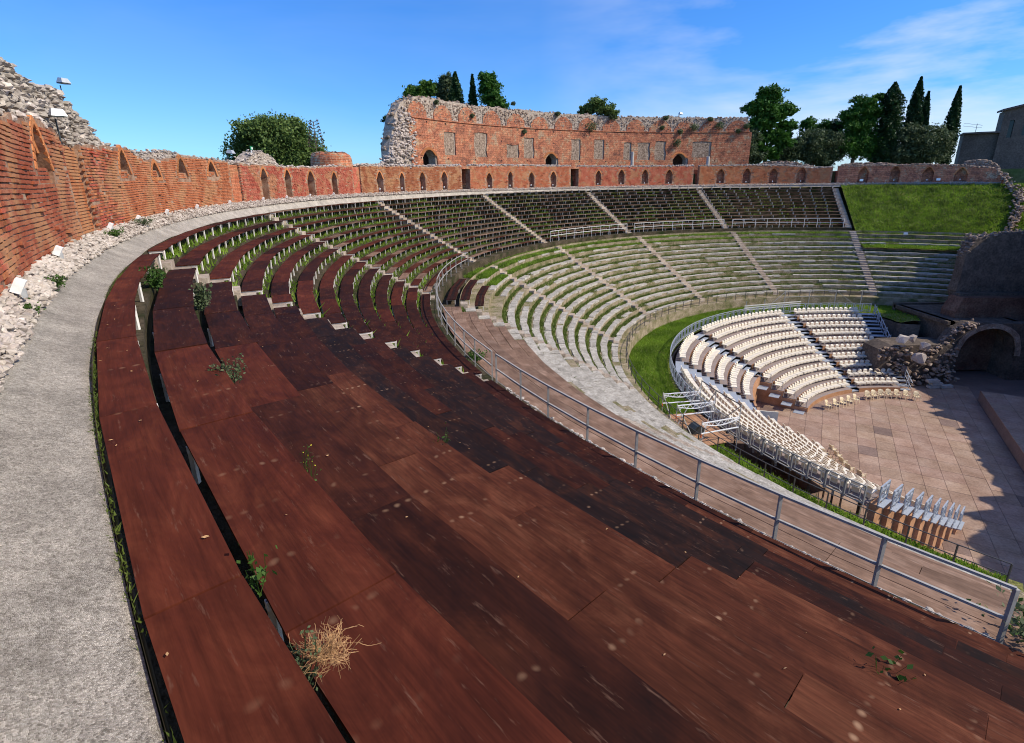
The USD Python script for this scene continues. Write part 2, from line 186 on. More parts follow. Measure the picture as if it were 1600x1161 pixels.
M['pine_light'] = leafmat('pine_light', [(.05, .11, .014), (.13, .25, .035), (.28, .42, .08)], .25)
M['cypress'] = leafmat('cypress', [(.012, .038, .010), (.03, .075, .02), (.07, .14, .035)], .15)
M['weed'] = leafmat('weed', [(.04, .09, .015), (.09, .17, .03), (.17, .27, .06)], .3)
M['weed_pale'] = leafmat('weed_pale', [(.07, .10, .045), (.15, .19, .09), (.27, .31, .18)], .3)
M['straw'] = plain('straw', (.46, .27, .13), .8, 0, .2)
M['flower'] = plain('flower', (.7, .62, .05), .7, 0, .2)
M['lampwhite'] = plain('lampwhite', (.85, .85, .83), .45, 0, .4)
M['lampgrey'] = plain('lampgrey', (.45, .47, .48), .4, .2, .5)
M['lampdark'] = plain('lampdark', (.04, .05, .05), .4, .2, .5)
M['green_sign'] = plain('green_sign', (.02, .30, .13), .5, 0, .4)
M['orange'] = plain('orange', (.75, .12, .02), .5, 0, .4)
M['dress_red'] = plain('red_tape', (.55, .04, .04), .5, 0, .4)
M['house'] = mat('house', [(.10, .075, .06), (.15, .115, .09)], scale=.5, fine=4, fine_amt=.35, bump=.6, rough=.95, sp=.1)
M['roof'] = mat('roof', [(.10, .08, .07), (.16, .12, .10)], scale=.8, fine=6, rough=.95, sp=.1)
M['glass_dark'] = plain('glass_dark', (.015, .017, .02), .15, 0, .5)
M['marble'] = mat('marble', [(.38, .34, .29), (.5, .46, .41)], scale=2, fine=12, fine_amt=.25, bump=.4, rough=.8, sp=.2)
M['hill'] = mat('hill', [(.05, .08, .02), (.10, .11, .045), (.16, .14, .08)], scale=.2, fine=3, rough=.95, sp=.1, bump=.5)
M['fabric'] = plain('fabric', (.60, .58, .52), .8, 0, .2)
M['bulkhead'] = plain('bulkhead', (.72, .68, .55), .6, 0, .3)

# ---------------------------------------------------------------- helpers
def P(R, t, z):
    """point at radius R, t degrees along the cavea from the camera's bay, height z"""
    a = A0 - np.radians(t)
    return np.stack(np.broadcast_arrays(R * np.cos(a), R * np.sin(a), z), -1).astype(float)

BOXF = np.array([[0, 2, 1], [0, 3, 2], [4, 5, 6], [4, 6, 7], [0, 1, 5], [0, 5, 4], [1, 2, 6], [1, 6, 5], [2, 3, 7], [2, 7, 6], [3, 0, 4], [3, 4, 7]])

class MB:
    def __init__(s): s.v, s.f, s.n = [], [], 0
    def add(s, v, f):
        v = np.asarray(v, float); f = np.asarray(f)
        if len(v): s.v.append(v); s.f.append(f + s.n); s.n += len(v)
        return s
    def hexa(s, c): return s.add(c, BOXF)                      # 8 corners: 4 bottom (ccw from above), 4 top
    def box(s, c, size, yaw=0.0, tilt=0.0):
        h = np.asarray(size, float) / 2
        k = np.array([[-1, -1, -1], [1, -1, -1], [1, 1, -1], [-1, 1, -1], [-1, -1, 1], [1, -1, 1], [1, 1, 1], [-1, 1, 1]]) * h
        if tilt: ct, st = math.cos(tilt), math.sin(tilt); k = k @ np.array([[ct, 0, -st], [0, 1, 0], [st, 0, ct]])
        cy, sy = math.cos(yaw), math.sin(yaw)
        return s.add(k @ np.array([[cy, sy, 0], [-sy, cy, 0], [0, 0, 1]]) + np.asarray(c, float), BOXF)
    def bar(s, p, q, w, h=None, sides=4):
        p = np.asarray(p, float); q = np.asarray(q, float); d = q - p; ln = np.linalg.norm(d)
        if ln < 1e-6: return s
        d /= ln; a = np.cross(d, [0, 0, 1.0] if abs(d[2]) < .95 else [1.0, 0, 0]); a /= np.linalg.norm(a); b = np.cross(d, a)
        if sides == 4:
            o = [(-1, -1), (1, -1), (1, 1), (-1, 1)]
            o = np.array([x * a * w / 2 + y * b * (h or w) / 2 for x, y in o])
        else:
            an = np.arange(sides) * 2 * np.pi / sides; o = (np.cos(an)[:, None] * a + np.sin(an)[:, None] * b) * w / 2
        k = len(o); v = np.vstack([p + o, q + o]); f = []
        for i in range(k):
            j = (i + 1) % k; f += [[i, j, k + j], [i, k + j, k + i]]
        for i in range(1, k - 1): f += [[0, i + 1, i], [k, k + i, k + i + 1]]
        return s.add(v, f)
    def sector(s, Ri, Ro, t0, t1, z0, z1, n=None, dz=0.0):
        """solid ring sector; dz lowers the outer edge"""
        n = n or max(1, int(abs(t1 - t0) / 1.5))
        t = np.linspace(t0, t1, n + 1)
        v = np.concatenate([P(Ri, t, z0), P(Ro, t, z0), P(Ri, t, z1), P(Ro, t, z1 - dz)]); m = n + 1; f = []
        for i in range(n):
            a, b, c, d = i, m + i, 2 * m + i, 3 * m + i
            f += [[c, d, d + 1], [c, d + 1, c + 1], [a, a + 1, c + 1], [a, c + 1, c], [b, d + 1, b + 1], [b, d, d + 1], [a, b + 1, a + 1], [a, b, b + 1]]
        e = n
        f += [[0, 2 * m, 3 * m], [0, 3 * m, m], [e, m + e, 3 * m + e], [e, 3 * m + e, 2 * m + e]]
        return s.add(v, np.array(f)[:, ::-1])
    def build(s, name, material, parent=None, smooth=False, kind=None, label=None, cat=None, group=None):
        if not s.v: return None
        return obj(name, (np.vstack(s.v), np.vstack(s.f)), material, parent, smooth, kind, label, cat, group)

counts = {}
def numbered(parent, name):
    k = (parent, name); i = counts.get(k, -1) + 1; counts[k] = i
    return f'{parent}/{name}' + (f'_{i:03d}' if i else '')
def tag(p, label=None, cat=None, group=None, kind=None):
    for k, v in (('label', label), ('category', cat), ('group', group), ('kind', kind)):
        if v: p.SetCustomDataByKey(k, v)
    return p
def obj(name, mesh, material, parent=None, smooth=False, kind=None, label=None, cat=None, group=None):
    path = numbered(str(parent.GetPath()) if parent else '/World', name)
    p = usdkit.mesh(stage, path, mesh, M[material] if isinstance(material, str) else material, smooth=smooth).GetPrim()
    return tag(p, label, cat, group, kind)
def thing(name, label, cat, group=None, loc=None, rz=0.0, kind=None):
    x = UsdGeom.Xform.Define(stage, numbered('/World', name))
    if loc is not None: x.AddTranslateOp().Set(Gf.Vec3d(*map(float, loc)))
    if rz: x.AddRotateZOp().Set(float(rz))
    return tag(x.GetPrim(), label, cat, group, kind)
def part(parent, name, kind=None):
    return tag(UsdGeom.Xform.Define(stage, numbered(str(parent.GetPath()), name)).GetPrim(), kind=kind)
def dup(proto, label, loc, rz=0.0, group=None, cat=None):
    was = proto.GetCustomData(); nm = proto.GetName()
    x = UsdGeom.Xform.Define(stage, numbered('/World', nm)); x.AddTranslateOp().Set(Gf.Vec3d(*map(float, loc))); x.AddRotateZOp().Set(float(rz))
    r = x.GetPrim(); r.GetReferences().AddInternalReference(proto.GetPath()); r.SetInstanceable(True)
    return tag(r, label, cat or was.get('category'), group or was.get('group'))

def blades(pts, h, w, rg, lean=.45):
    n = len(pts); a = rg.uniform(0, 2 * np.pi, n); hh = h * rg.uniform(.5, 1.3, n); l = rg.normal(0, lean, (n, 2)) * hh[:, None]
    d = np.stack([np.cos(a), np.sin(a), np.zeros(n)], 1) * (w * rg.uniform(.6, 1.4, n))[:, None] / 2
    v = np.stack([pts - d, pts + d, pts + np.c_[l, hh]], 1).reshape(-1, 3)
    return v, np.arange(3 * n).reshape(-1, 3)
def leaves(pts, size, rg, flat=0.0):
    n = len(pts); a = rg.normal(size=(n, 3)); a /= np.linalg.norm(a, axis=1, keepdims=True); b = rg.normal(size=(n, 3)); b -= (a * b).sum(1, keepdims=True) * a; b /= np.linalg.norm(b, axis=1, keepdims=True)
    s = (size * rg.uniform(.6, 1.4, n))[:, None] / 2
    v = np.stack([pts - a * s, pts + b * s * .6, pts + a * s, pts - b * s * .6], 1).reshape(-1, 3); i = np.arange(n)[:, None] * 4
    return v, np.vstack([i + [0, 1, 2], i + [0, 2, 3]])

STONES = []
_r = np.random.default_rng(3)
while len(STONES) < 16:
    q = _r.normal(size=(19, 3)); q /= np.linalg.norm(q, axis=1, keepdims=True); q *= _r.uniform(.82, 1.0, (19, 1)) * .5; q[:, 2] = np.clip(q[:, 2], -.36, .38)
    h = trimesh.convex.convex_hull(q); STONES.append((np.array(h.vertices), np.array(h.faces)))
def stone(c, size, rg):
    v, f = STONES[rg.integers(16)]
    a = rg.uniform(0, 6.28); ca, sa = math.cos(a), math.sin(a); b = rg.normal(0, .35); cb, sb = math.cos(b), math.sin(b)
    v = v * np.asarray(size) * 1.15
    v = v @ np.array([[1, 0, 0], [0, cb, sb], [0, -sb, cb]]) @ np.array([[ca, sa, 0], [-sa, ca, 0], [0, 0, 1]])
    return v + c, f
def stones_mesh(cs, sizes, rg):
    m = MB()
    for c, s in zip(cs, sizes): m.add(*stone(c, s, rg))
    return m
def bent(mb, poly, R, thick, step=0.6, Rf=None):
    """extrudes a wall outline drawn in (arc metres at R, height) outwards by thick and bends it round the axis"""
    x0, y0, x1, y1 = poly.bounds; n = max(1, int(math.ceil((x1 - x0) / step)))
    xs = np.linspace(x0, x1, n + 1)
    for a, b in zip(xs[:-1], xs[1:]):
        g = poly.intersection(sbox(a, y0 - 1, b, y1 + 1))
        for q in getattr(g, 'geoms', [g]):
            if q.geom_type != 'Polygon' or q.area < 1e-5: continue
            m = trimesh.creation.extrude_polygon(q, thick)
            v = np.array(m.vertices); t = np.degrees(v[:, 0] / R)
            Rr = (Rf(t) if Rf else R) + v[:, 2]
            mb.add(P(Rr, t, v[:, 1]), np.array(m.faces)[:, ::-1])
    return mb
def pip(polys, u, z):
    from shapely import contains_xy
    return contains_xy(polys, u, z)
def sst(x): x = np.clip(x, 0, 1); return x * x * (3 - 2 * x)

# ---------------------------------------------------------------- constants of the theatre
RWK = ([-20, 0, 8, 12, 17, 22, 28, 34, 40, 46, 55, 65, 200], [55.4, 55.42, 55.45, 55.55, 55.7, 55.85, 56.0, 56.05, 55.95, 55.7, 55.35, 55.23, 55.23])
RW = lambda t: np.interp(t, *RWK)
ZB = lambda t: .42 + .24 * sst((np.asarray(t, float) - 12) / 45)
STAIR = [-2.6, 18.05, 38.95, 60.2, 82.2, 104.1, 126.2, 149.7]          # centre angles of the stairways
HW = lambda R: math.degrees(.42 / R)                                   # half width of a stairway in degrees
NROW = 13
def row(k):      # outer radius, inner radius, top of upper bench row k
    return (54.68, 54.30, 0.0) if k == 0 else (54.17 - .79 * (k - 1), 54.17 - .79 * (k - 1) - .63, -.02 - .44 * k)
LROW = 13
def lrow(j):     # outer radius, inner radius, tread height of lower stone row j
    Ro = 43.0 - .95 * j
    return Ro, Ro - .95, -6.35 - .535 * j
Z_RING, Z_FLOOR = -14.5, -20.25
FL = lambda x, y: CAM[:2] + (np.array([x, y], float) - CAM[:2]) * (CAM[2] - Z_FLOOR) / 21.6
ORD = ['top', 'second', 'third', 'fourth', 'fifth', 'sixth', 'seventh', 'eighth', 'ninth', 'tenth', 'eleventh', 'twelfth', 'thirteenth', 'fourteenth']
WEDGE = ['foreground block', 'block beyond the foreground stairs', 'block at the left bend', "block below the ruin's left end", "block below the ruin's middle", "block below the ruin's right end", 'far block beside the grass bank']

# ---------------------------------------------------------------- ground
def polar_grid(name, Rs, ts, hf, material, **kw):
    Rg, tg = np.meshgrid(Rs, ts, indexing='ij'); z = hf(Rg, tg); v = P(Rg, tg, z).reshape(-1, 3); a, b = Rg.shape
    i, j = np.meshgrid(np.arange(a - 1), np.arange(b - 1), indexing='ij'); q = (i * b + j).ravel()
    f = np.vstack([np.c_[q, q + 1, q + b + 1], np.c_[q, q + b + 1, q + b]])
    return obj(name, (v, f), material, None, True, **kw)
def hill_h(R, t):
    tt = np.where(t > 270, t - 360, t)
    inside = sst((tt + 5.5) / 2.5) * sst((181 - tt) / 4)
    zup = np.interp(tt, [-6, 55, 80, 200], [.3, .3, 2.4, 2.6]) - .02 * np.maximum(R - 75, 0)
    bowl = np.where(R < 31, -21.0, -1.4 - .56 * (54.9 - R) - .6)
    up = np.where(R > 56.6, zup, np.where(R > 54.9, -1.4, np.maximum(bowl, -21.0)))
    low = np.where(R < 34, -21.0, -20.4) - .01 * np.maximum(R - 60, 0)
    return low * (1 - inside) + up * inside
polar_grid('hillside', np.array([0.5, 10, 20, 30.9, 31.2, 35, 40, 45, 50, 54.8, 55.0, 56.5, 56.8, 58, 64, 72, 85, 110, 160, 260, 500, 1000, 2500]), np.linspace(-180, 180, 241), hill_h, 'hill', kind='structure', label='green hillside round the theatre', cat='hill')
# gravel path of the top gallery
RE = lambda t: np.interp(t, [-10, 4.2, 6.5, 10, 24, 32, 40, 60, 200], [55.36, 55.34, 55.23, 55.25, 55.26, 55.2, 55.05, 54.86, 54.82])
tp = np.linspace(-9, 172, 900); cols = []
for i in range(12):
    s = i / 11.; R = 54.715 + s * (RE(tp) + .12 - 54.715); z = -.02 + s ** 1.3 * (ZB(tp) - .12 + .02) + .16 * sst((tp - 60) / 60) * (1 - s)
    z = z + .006 * meshkit.noise(np.c_[P(R, tp, 0)[:, :2] * 3, np.zeros(len(tp))]) if i else z
    cols.append(P(R, tp, z))
v = np.stack(cols, 1).reshape(-1, 3); nn = 12; q = (np.arange(len(tp) - 1)[:, None] * nn + np.arange(nn - 1)[None]).ravel()
obj('gravel_path', (v, np.vstack([np.c_[q, q + 1, q + nn + 1], np.c_[q, q + nn + 1, q + nn]])[:, ::-1]), 'gravel', None, True, kind='structure', label='grey gravel path along the top gallery', cat='path')
# stepped earth below the benches
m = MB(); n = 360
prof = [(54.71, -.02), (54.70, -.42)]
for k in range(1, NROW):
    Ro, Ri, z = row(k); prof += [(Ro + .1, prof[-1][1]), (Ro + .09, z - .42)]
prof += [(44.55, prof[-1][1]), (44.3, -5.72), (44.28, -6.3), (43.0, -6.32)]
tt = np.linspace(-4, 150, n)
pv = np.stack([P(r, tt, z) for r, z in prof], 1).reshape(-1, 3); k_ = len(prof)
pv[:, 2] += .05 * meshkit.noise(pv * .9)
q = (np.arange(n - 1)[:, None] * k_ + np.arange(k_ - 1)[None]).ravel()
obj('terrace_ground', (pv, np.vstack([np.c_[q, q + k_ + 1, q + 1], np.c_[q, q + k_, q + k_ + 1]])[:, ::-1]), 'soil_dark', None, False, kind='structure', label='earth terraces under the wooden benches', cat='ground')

# ---------------------------------------------------------------- niche wall
NICHE = [(14.08, 15.54, 2.88, 2.05), (23.08, 24.42, 2.87, 2.22), (27.07, 28.25, 2.59, 2.30), (30.51, 31.89, 2.92, 2.25), (34.6, 35.9, 2.90, 2.38), (42.07, 43.01, 2.71, 0.7), (45.64, 46.54, 2.69, 0.77), (49.2, 50.35, 2.66, 0.76), (53.25, 54.13, 2.61, 0.76),
    (61.46, 62.69, 2.77, 0.61), (65.91, 66.8, 2.69, 0.5), (69.88, 71.04, 2.79, 0.47), (74.3, 75.48, 2.89, 0.52), (83.52, 84.71, 2.79, 0.56), (88.04, 88.97, 2.97, 0.56), (92.29, 93.48, 2.89, 0.57), (96.8, 97.99, 2.98, 0.59),
    (106.11, 107.15, 3.16, 0.93), (110.62, 111.9, 3.25, 0.96), (115.32, 116.58, 3.23, 1.01), (119.94, 121.29, 3.2, 0.95), (129.54, 130.93, 3.22, 0.94), (134.24, 135.59, 3.27, 0.88), (138.8, 140.21, 3.21, 0.83), (143.38, 144.94, 3.35, 0.78),
    (152.97, 154.48, 3.19, 0.78), (157.59, 158.94, 3.2, 0.73), (162.0, 163.52, 3.01, 0.59), (166.17, 167.84, 2.82, 0.46)]
TOP = ([0, 12.1, 13.5, 14.7, 16.2, 17.0, 18.4, 20.9, 23.1, 24.5, 26.5, 28.1, 32, 34.6, 37.2, 39.9, 43.5, 45.4, 50.5, 53.7, 57.1, 63.1, 70.6, 78.6, 88.9, 97.4, 107.2, 114.8, 124, 129.3, 135.6, 141.6, 145.8, 148.8, 150.7, 158.2, 161.6, 166.6, 170.5, 172.6],
       [2.7, 2.74, 2.84, 2.95, 2.93, 2.83, 2.76, 2.8, 2.87, 2.95, 2.66, 2.68, 2.99, 3.0, 2.96, 2.87, 2.93, 2.89, 2.91, 3.1, 3.2, 3.34, 3.36, 3.6, 3.75, 3.74, 3.7, 3.7, 3.76, 3.7, 3.75, 3.6, 3.15, 3.25, 3.4, 3.3, 3.4, 3.1, 2.7, 1.5])
SECT = [(-9, 17.1), (19.0, 37.7), (39.2, 57.1), (58.5, 78.5), (80.2, 101.0), (102.6, 125.2), (126.3, 149.0), (149.9, 172.3)]
SLAB = ['nearest stretch of red brick wall under the pale rubble mass, one boarded niche', 'stretch of red brick wall with four half-filled pointed niches left of the first dark recess', 'stretch of red brick wall in front of the big olive tree, four tall niches',
        'stretch of red brick wall left of the first dark doorway, under the left end of the tall ruin', 'stretch of red brick wall between the first and second dark doorways', 'stretch of red brick wall right of the second dark doorway, behind the two short columns',
        'stretch of red brick wall under the big pine, four dark niches, right of the broken doorway', 'shaded brown end stretch of niche wall above the green grass bank']
U = lambda t: np.radians(t) * 55.3
def niche_poly(t0, t1, zt, zb):
    u0, u1 = U(t0), U(t1); w = u1 - u0; sp = max(zt - w * .62, zb + .03)
    pts = [(u0, zb), (u1, zb), (u1, sp)]
    for s in np.linspace(.15, .85, 5): pts.append((u1 - w * s, sp + (zt - sp) * (1 - abs(2 * s - 1) ** 1.7)))
    return Polygon(pts + [(u0, sp)])
for si, (ta, tb) in enumerate(SECT):
    near = si < 3
    w = thing('brick_niche_wall', SLAB[si], 'wall')
    us = np.linspace(U(ta), U(tb), int((U(tb) - U(ta)) / .5) + 2); rg = np.random.default_rng(100 + si)
    tops = np.interp(np.degrees(us / 55.3), *TOP) + rg.normal(0, .035, len(us))
    out = Polygon([(u, float(ZB(np.degrees(u / 55.3))) - .5) for u in us] + [(u, z) for u, z in zip(us[::-1], tops[::-1])])
    ns = [x for x in NICHE if ta <= x[0] and x[1] <= tb]
    holes = []
    for x in ns:
        low = x[3] if (si > 1) else x[3] - .28
        holes.append(niche_poly(x[0], x[1], x[2], low))
    hu = unary_union(holes) if holes else Polygon()
    face = out.difference(hu)
    m = bent(MB(), face, 55.3, .75 if si > 1 else 1.7, .55, Rf=RW); m.build('wall_core', 'mortar' if si < 7 else 'brick_far', w)
    for x, h in zip(ns, holes):
        b = h.bounds; g = sbox(b[0] - .03, b[1] - .03, b[2] + .03, b[3] + .03); deep = 1.55 if si < 2 else .6
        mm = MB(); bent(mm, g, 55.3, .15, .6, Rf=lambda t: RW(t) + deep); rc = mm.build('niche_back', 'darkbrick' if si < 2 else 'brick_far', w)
        if si < 2:    # lower part filled in with brick, set back a little
            fill = h.intersection(sbox(b[0], b[1], b[2], x[3]))
            if not fill.is_empty: bent(MB(), fill, 55.3, .3, .3, Rf=lambda t: RW(t) + .07).build('niche_infill', 'mortar', w)
            if si == 0:
                brd = h.intersection(sbox(b[0], x[3] + .30, b[2], 9)).difference(niche_poly(x[0] + .25, x[1] - .15, x[3] + .55, x[3] - .1))
                bent(MB(), brd, 55.3, .06, .1, Rf=lambda t: RW(t) + .10).build('arch_boarding', 'arch_brick', w, label='orange boarding in the arch head')
        # brick arch head: two leaning rows of voussoirs
        ww = h.buffer(.13, join_style=2).difference(h).intersection(sbox(b[0] - 1, h.bounds[3] - (b[2] - b[0]) * .66, b[2] + 1, 9))
        mm = MB(); nv = 14 if near else 8
        cu = (b[0] + b[2]) / 2; cz = h.bounds[3] - (b[2] - b[0]) * .62
        for a in np.linspace(0, math.pi, nv + 1)[:-1]:
            sec = Polygon([(cu, cz)] + [(cu + 3 * math.cos(q), cz + 3 * math.sin(q)) for q in (a + .02, a + math.pi / nv - .02)])
            g = ww.intersection(sec)
            if g.area > 1e-4: bent(mm, g, 55.3, .10, 1.0, Rf=lambda t: RW(t) - .02)
        mm.build('brick_arch', 'arch_brick', w)
    # courses of bricks proud of the mortar
    big = []; rest = MB()
    if si < 7:
        ring = hu.buffer(.15, join_style=2) if holes else hu
        H = .078; t_cut = max(ta, 7.0); k = 0
        for c in range(60):
            uu = U(t_cut) + (.14 if c % 2 else 0) - rg.uniform(0, .1)
            while uu < U(tb) - .1:
                ln = rg.uniform(.22, .36) if si < 3 else rg.uniform(.3, .5)
                t = np.degrees((uu + ln / 2) / 55.3); z = float(ZB(t)) - .06 + c * H + .012 * math.sin(t * 1.3)
                if z < np.interp(t, *TOP) - .09 and uu + ln < U(tb) and rg.random() > .03:
                    inside = bool(hu.buffer(.04).contains_properly(trimesh.path.polygons.Point(uu + ln / 2, z + .03))) if False else False
                    big.append((uu, ln, z, t))
                uu += ln + .016
        B = np.array(big); 
        cx, cz = B[:, 0] + B[:, 1] / 2, B[:, 2] + .03
        arch = unary_union([h.intersection(sbox(-1e3, h.bounds[3] - (h.bounds[2] - h.bounds[0]) * .66, 1e3, 99)).buffer(.17, join_style=2) for h in holes] + [h.buffer(.02) for h in holes]) if holes else Polygon()
        left = pip(arch, B[:, 0] + .03, cz) | pip(arch, B[:, 0] + B[:, 1] - .03, cz) | pip(arch, cx, cz)
        if si < 2:
            fillz = [(h, x) for h, x in zip(holes, ns)]
            infill = np.zeros(len(B), bool)
            for h, x in fillz:
                g = h.intersection(sbox(-1e3, -9, 1e3, x[3])).buffer(-.01)
                infill |= pip(g, B[:, 0] + .02, cz) & pip(g, B[:, 0] + B[:, 1] - .02, cz)
        else: infill = np.zeros(len(B), bool)
        keep = ~left | infill
        proto = []
        for (uu, ln, z, t), fi in zip(B[keep], infill[keep]):
            pr = rg.uniform(.008, .035) + (.05 if rg.random() < .02 else 0); hh = rg.uniform(.048, .058); tl = rg.normal(0, .004)
            t0, t1 = np.degrees(uu / 55.3), np.degrees((uu + ln) / 55.3); R0 = RW(t) + (.07 if fi else 0)
            c = np.concatenate([P(np.array([R0 - pr, R0 - pr, R0 + .03, R0 + .03]), np.array([t1, t0, t0, t1]), np.array([z, z + tl, z + tl, z]) + dz) for dz in (0, hh)])
            proto.append((t, c))
        proto.sort(key=lambda a: a[0])
        nb = 300 if si < 2 else 0
        for t, c in proto[:nb]: MB().add(c, BOXF).build('brick', 'brick', w)
        for t, c in proto[nb:]: rest.add(c, BOXF)
        rest.build('brick_courses', 'brick', w, kind='stuff')
    # ragged stones along the top
    n = int((U(tb) - U(max(ta, 7))) / .17); cs, sz = [], []
    lay = 3 if si < 3 else 5
    for t in np.linspace(max(ta, 7), tb - .1, n):
        for _ in range(lay):
            s = rg.uniform(.16, .40) if si > 2 else rg.uniform(.10, .26)
            cs.append(P(RW(t) + rg.uniform(.02, .6), t + rg.normal(0, .1), np.interp(t, *TOP) + rg.uniform(-.10, .10 if si < 3 else .16))); sz.append((s, s * .9, s * .6))
    stones_mesh(cs, sz, rg).build('coping_stones', 'rubble' if si < 7 else 'rubble_dark', w, kind='stuff')
# bricked-up recesses between the near stretches
for i, (ta, tb) in enumerate([(17.1, 19.0), (37.7, 39.2), (57.1, 58.5)]):
    w = thing('bricked_up_doorway', ['recessed strip of dark red brickwork right of the nearest niche', 'recessed dark red brick strip in the wall below the white rubble heap', 'tall dark recess in the brick wall right of the brick stump'][i], 'doorway')
    zt = float(np.interp((ta + tb) / 2, *TOP)) - .1
    bent(MB(), sbox(U(ta) - .05, .0, U(tb) + .05, zt), 55.3, .3, .3, Rf=lambda t: RW(t) + .13).build('infill_core', 'mortar', w)
    rg = np.random.default_rng(40 + i); mm = MB()
    for c in range(int((zt - .35) / .078)):
        uu = U(ta) + rg.uniform(0, .1)
        while uu < U(tb) - .1:
            ln = min(rg.uniform(.2, .34), U(tb) - uu); t0, t1 = np.degrees(uu / 55.3), np.degrees((uu + ln) / 55.3); R0 = RW(t0) + .13; pr = rg.uniform(.01, .03); z = .4 + c * .078
            mm.add(np.concatenate([P(np.array([R0 - pr, R0 - pr, R0 + .02, R0 + .02]), np.array([t1, t0, t0, t1]), np.full(4, z + d)) for d in (0, .055)]), BOXF); uu += ln + .016
    mm.build('brick_courses', 'brick', w, kind='stuff')
    rg = np.random.default_rng(60 + i); ts = np.linspace(ta - .2, tb + .2, 26)
    stones_mesh([P(RW(t) + rg.uniform(.35, .8), t, zt + rg.uniform(-.05, .15)) for t in ts], [(s, s, s * .6) for s in rg.uniform(.12, .26, 26)], rg).build('coping_stones', 'rubble', w, kind='stuff')
# dark wall behind the open doorways (passage beyond)
for i, (ta, tb) in enumerate([(78.5, 80.2), (101.0, 102.6), (125.2, 126.3), (149.0, 149.9)]):
    w = thing('doorway_passage', ['dark doorway in the brick wall under the left arch of the tall ruin', 'dark doorway in the brick wall under the middle arch of the tall ruin', 'broken doorway with sloping side under the right arch of the tall ruin', 'gap in the brick wall at the head of the stairs left of the grass bank'][i], 'doorway')
    zt = float(np.interp(ta, *TOP)) - (.25 if i < 2 else .6)
    mm = MB(); mm.sector(RW(ta) + .75, RW(ta) + 3.5, ta - .25, ta - .02, .2, zt); mm.build('side_wall', 'brick_far', w)
    mm = MB(); mm.sector(RW(ta) + .75, RW(ta) + 3.5, tb + .02, tb + .25, .2, zt); mm.build('side_wall', 'brick_far', w)
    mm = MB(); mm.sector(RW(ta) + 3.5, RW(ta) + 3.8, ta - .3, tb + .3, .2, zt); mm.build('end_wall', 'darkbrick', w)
    if i < 2:
        mm = MB(); mm.sector(RW(ta), RW(ta) + 3.5, ta - .25, tb + .25, zt - .12, zt + .2); mm.build('lintel', 'brick_far', w)

# rubble bank at the foot of the wall
bank = thing('rubble_bank', 'long bank of pale broken stones between the gravel path and the brick wall', 'rubble')
ts = np.linspace(-9, 172, 700); rows_ = []
for s in np.linspace(0, 1, 5):
    rows_.append(P(RE(ts) + s * (RW(ts) + .15 - RE(ts)), ts, ZB(ts) - .20 + s * .28))
v = np.stack(rows_, 1).reshape(-1, 3); v[:, 2] += .05 * meshkit.noise(v * 2.2); nn = 5; q = (np.arange(len(ts) - 1)[:, None] * nn + np.arange(nn - 1)[None]).ravel()
obj('bank_core', (v, np.vstack([np.c_[q, q + 1, q + nn + 1], np.c_[q, q + nn + 1, q + nn]])[:, ::-1]), 'rubble_core', bank)
rg = np.random.default_rng(5); st = []
for t in np.concatenate([rg.uniform(4.9, 20, 2400), rg.uniform(20, 60, 3800), rg.uniform(60, 170, 3600)]):
    s = rg.random(); wdt = RW(t) - RE(t); R = RE(t) - .04 + s * (wdt + .02)
    sz = rg.uniform(.04, .105) * (1.5 if rg.random() < .14 else 1) * (1 if t < 60 else 1.25)
    st.append((t, P(R, t, ZB(t) - .15 + s * .24 + rg.uniform(-.02, .06)), (sz * 1.25, sz, sz * .75)))
st.sort(key=lambda a: a[0] if a[0] > 3 else 99 + a[0])
big = [s for s in st if s[0] < 16 and s[2][0] > .095][:300]; ids = {id(s) for s in big}
for t, c, s in big: obj('stone', stone(c, s, rg), 'rubble', bank)
rest = [s for s in st if id(s) not in ids]
stones_mesh([s[1] for s in rest], [s[2] for s in rest], rg).build('small_stones', 'rubble', bank, kind='stuff')

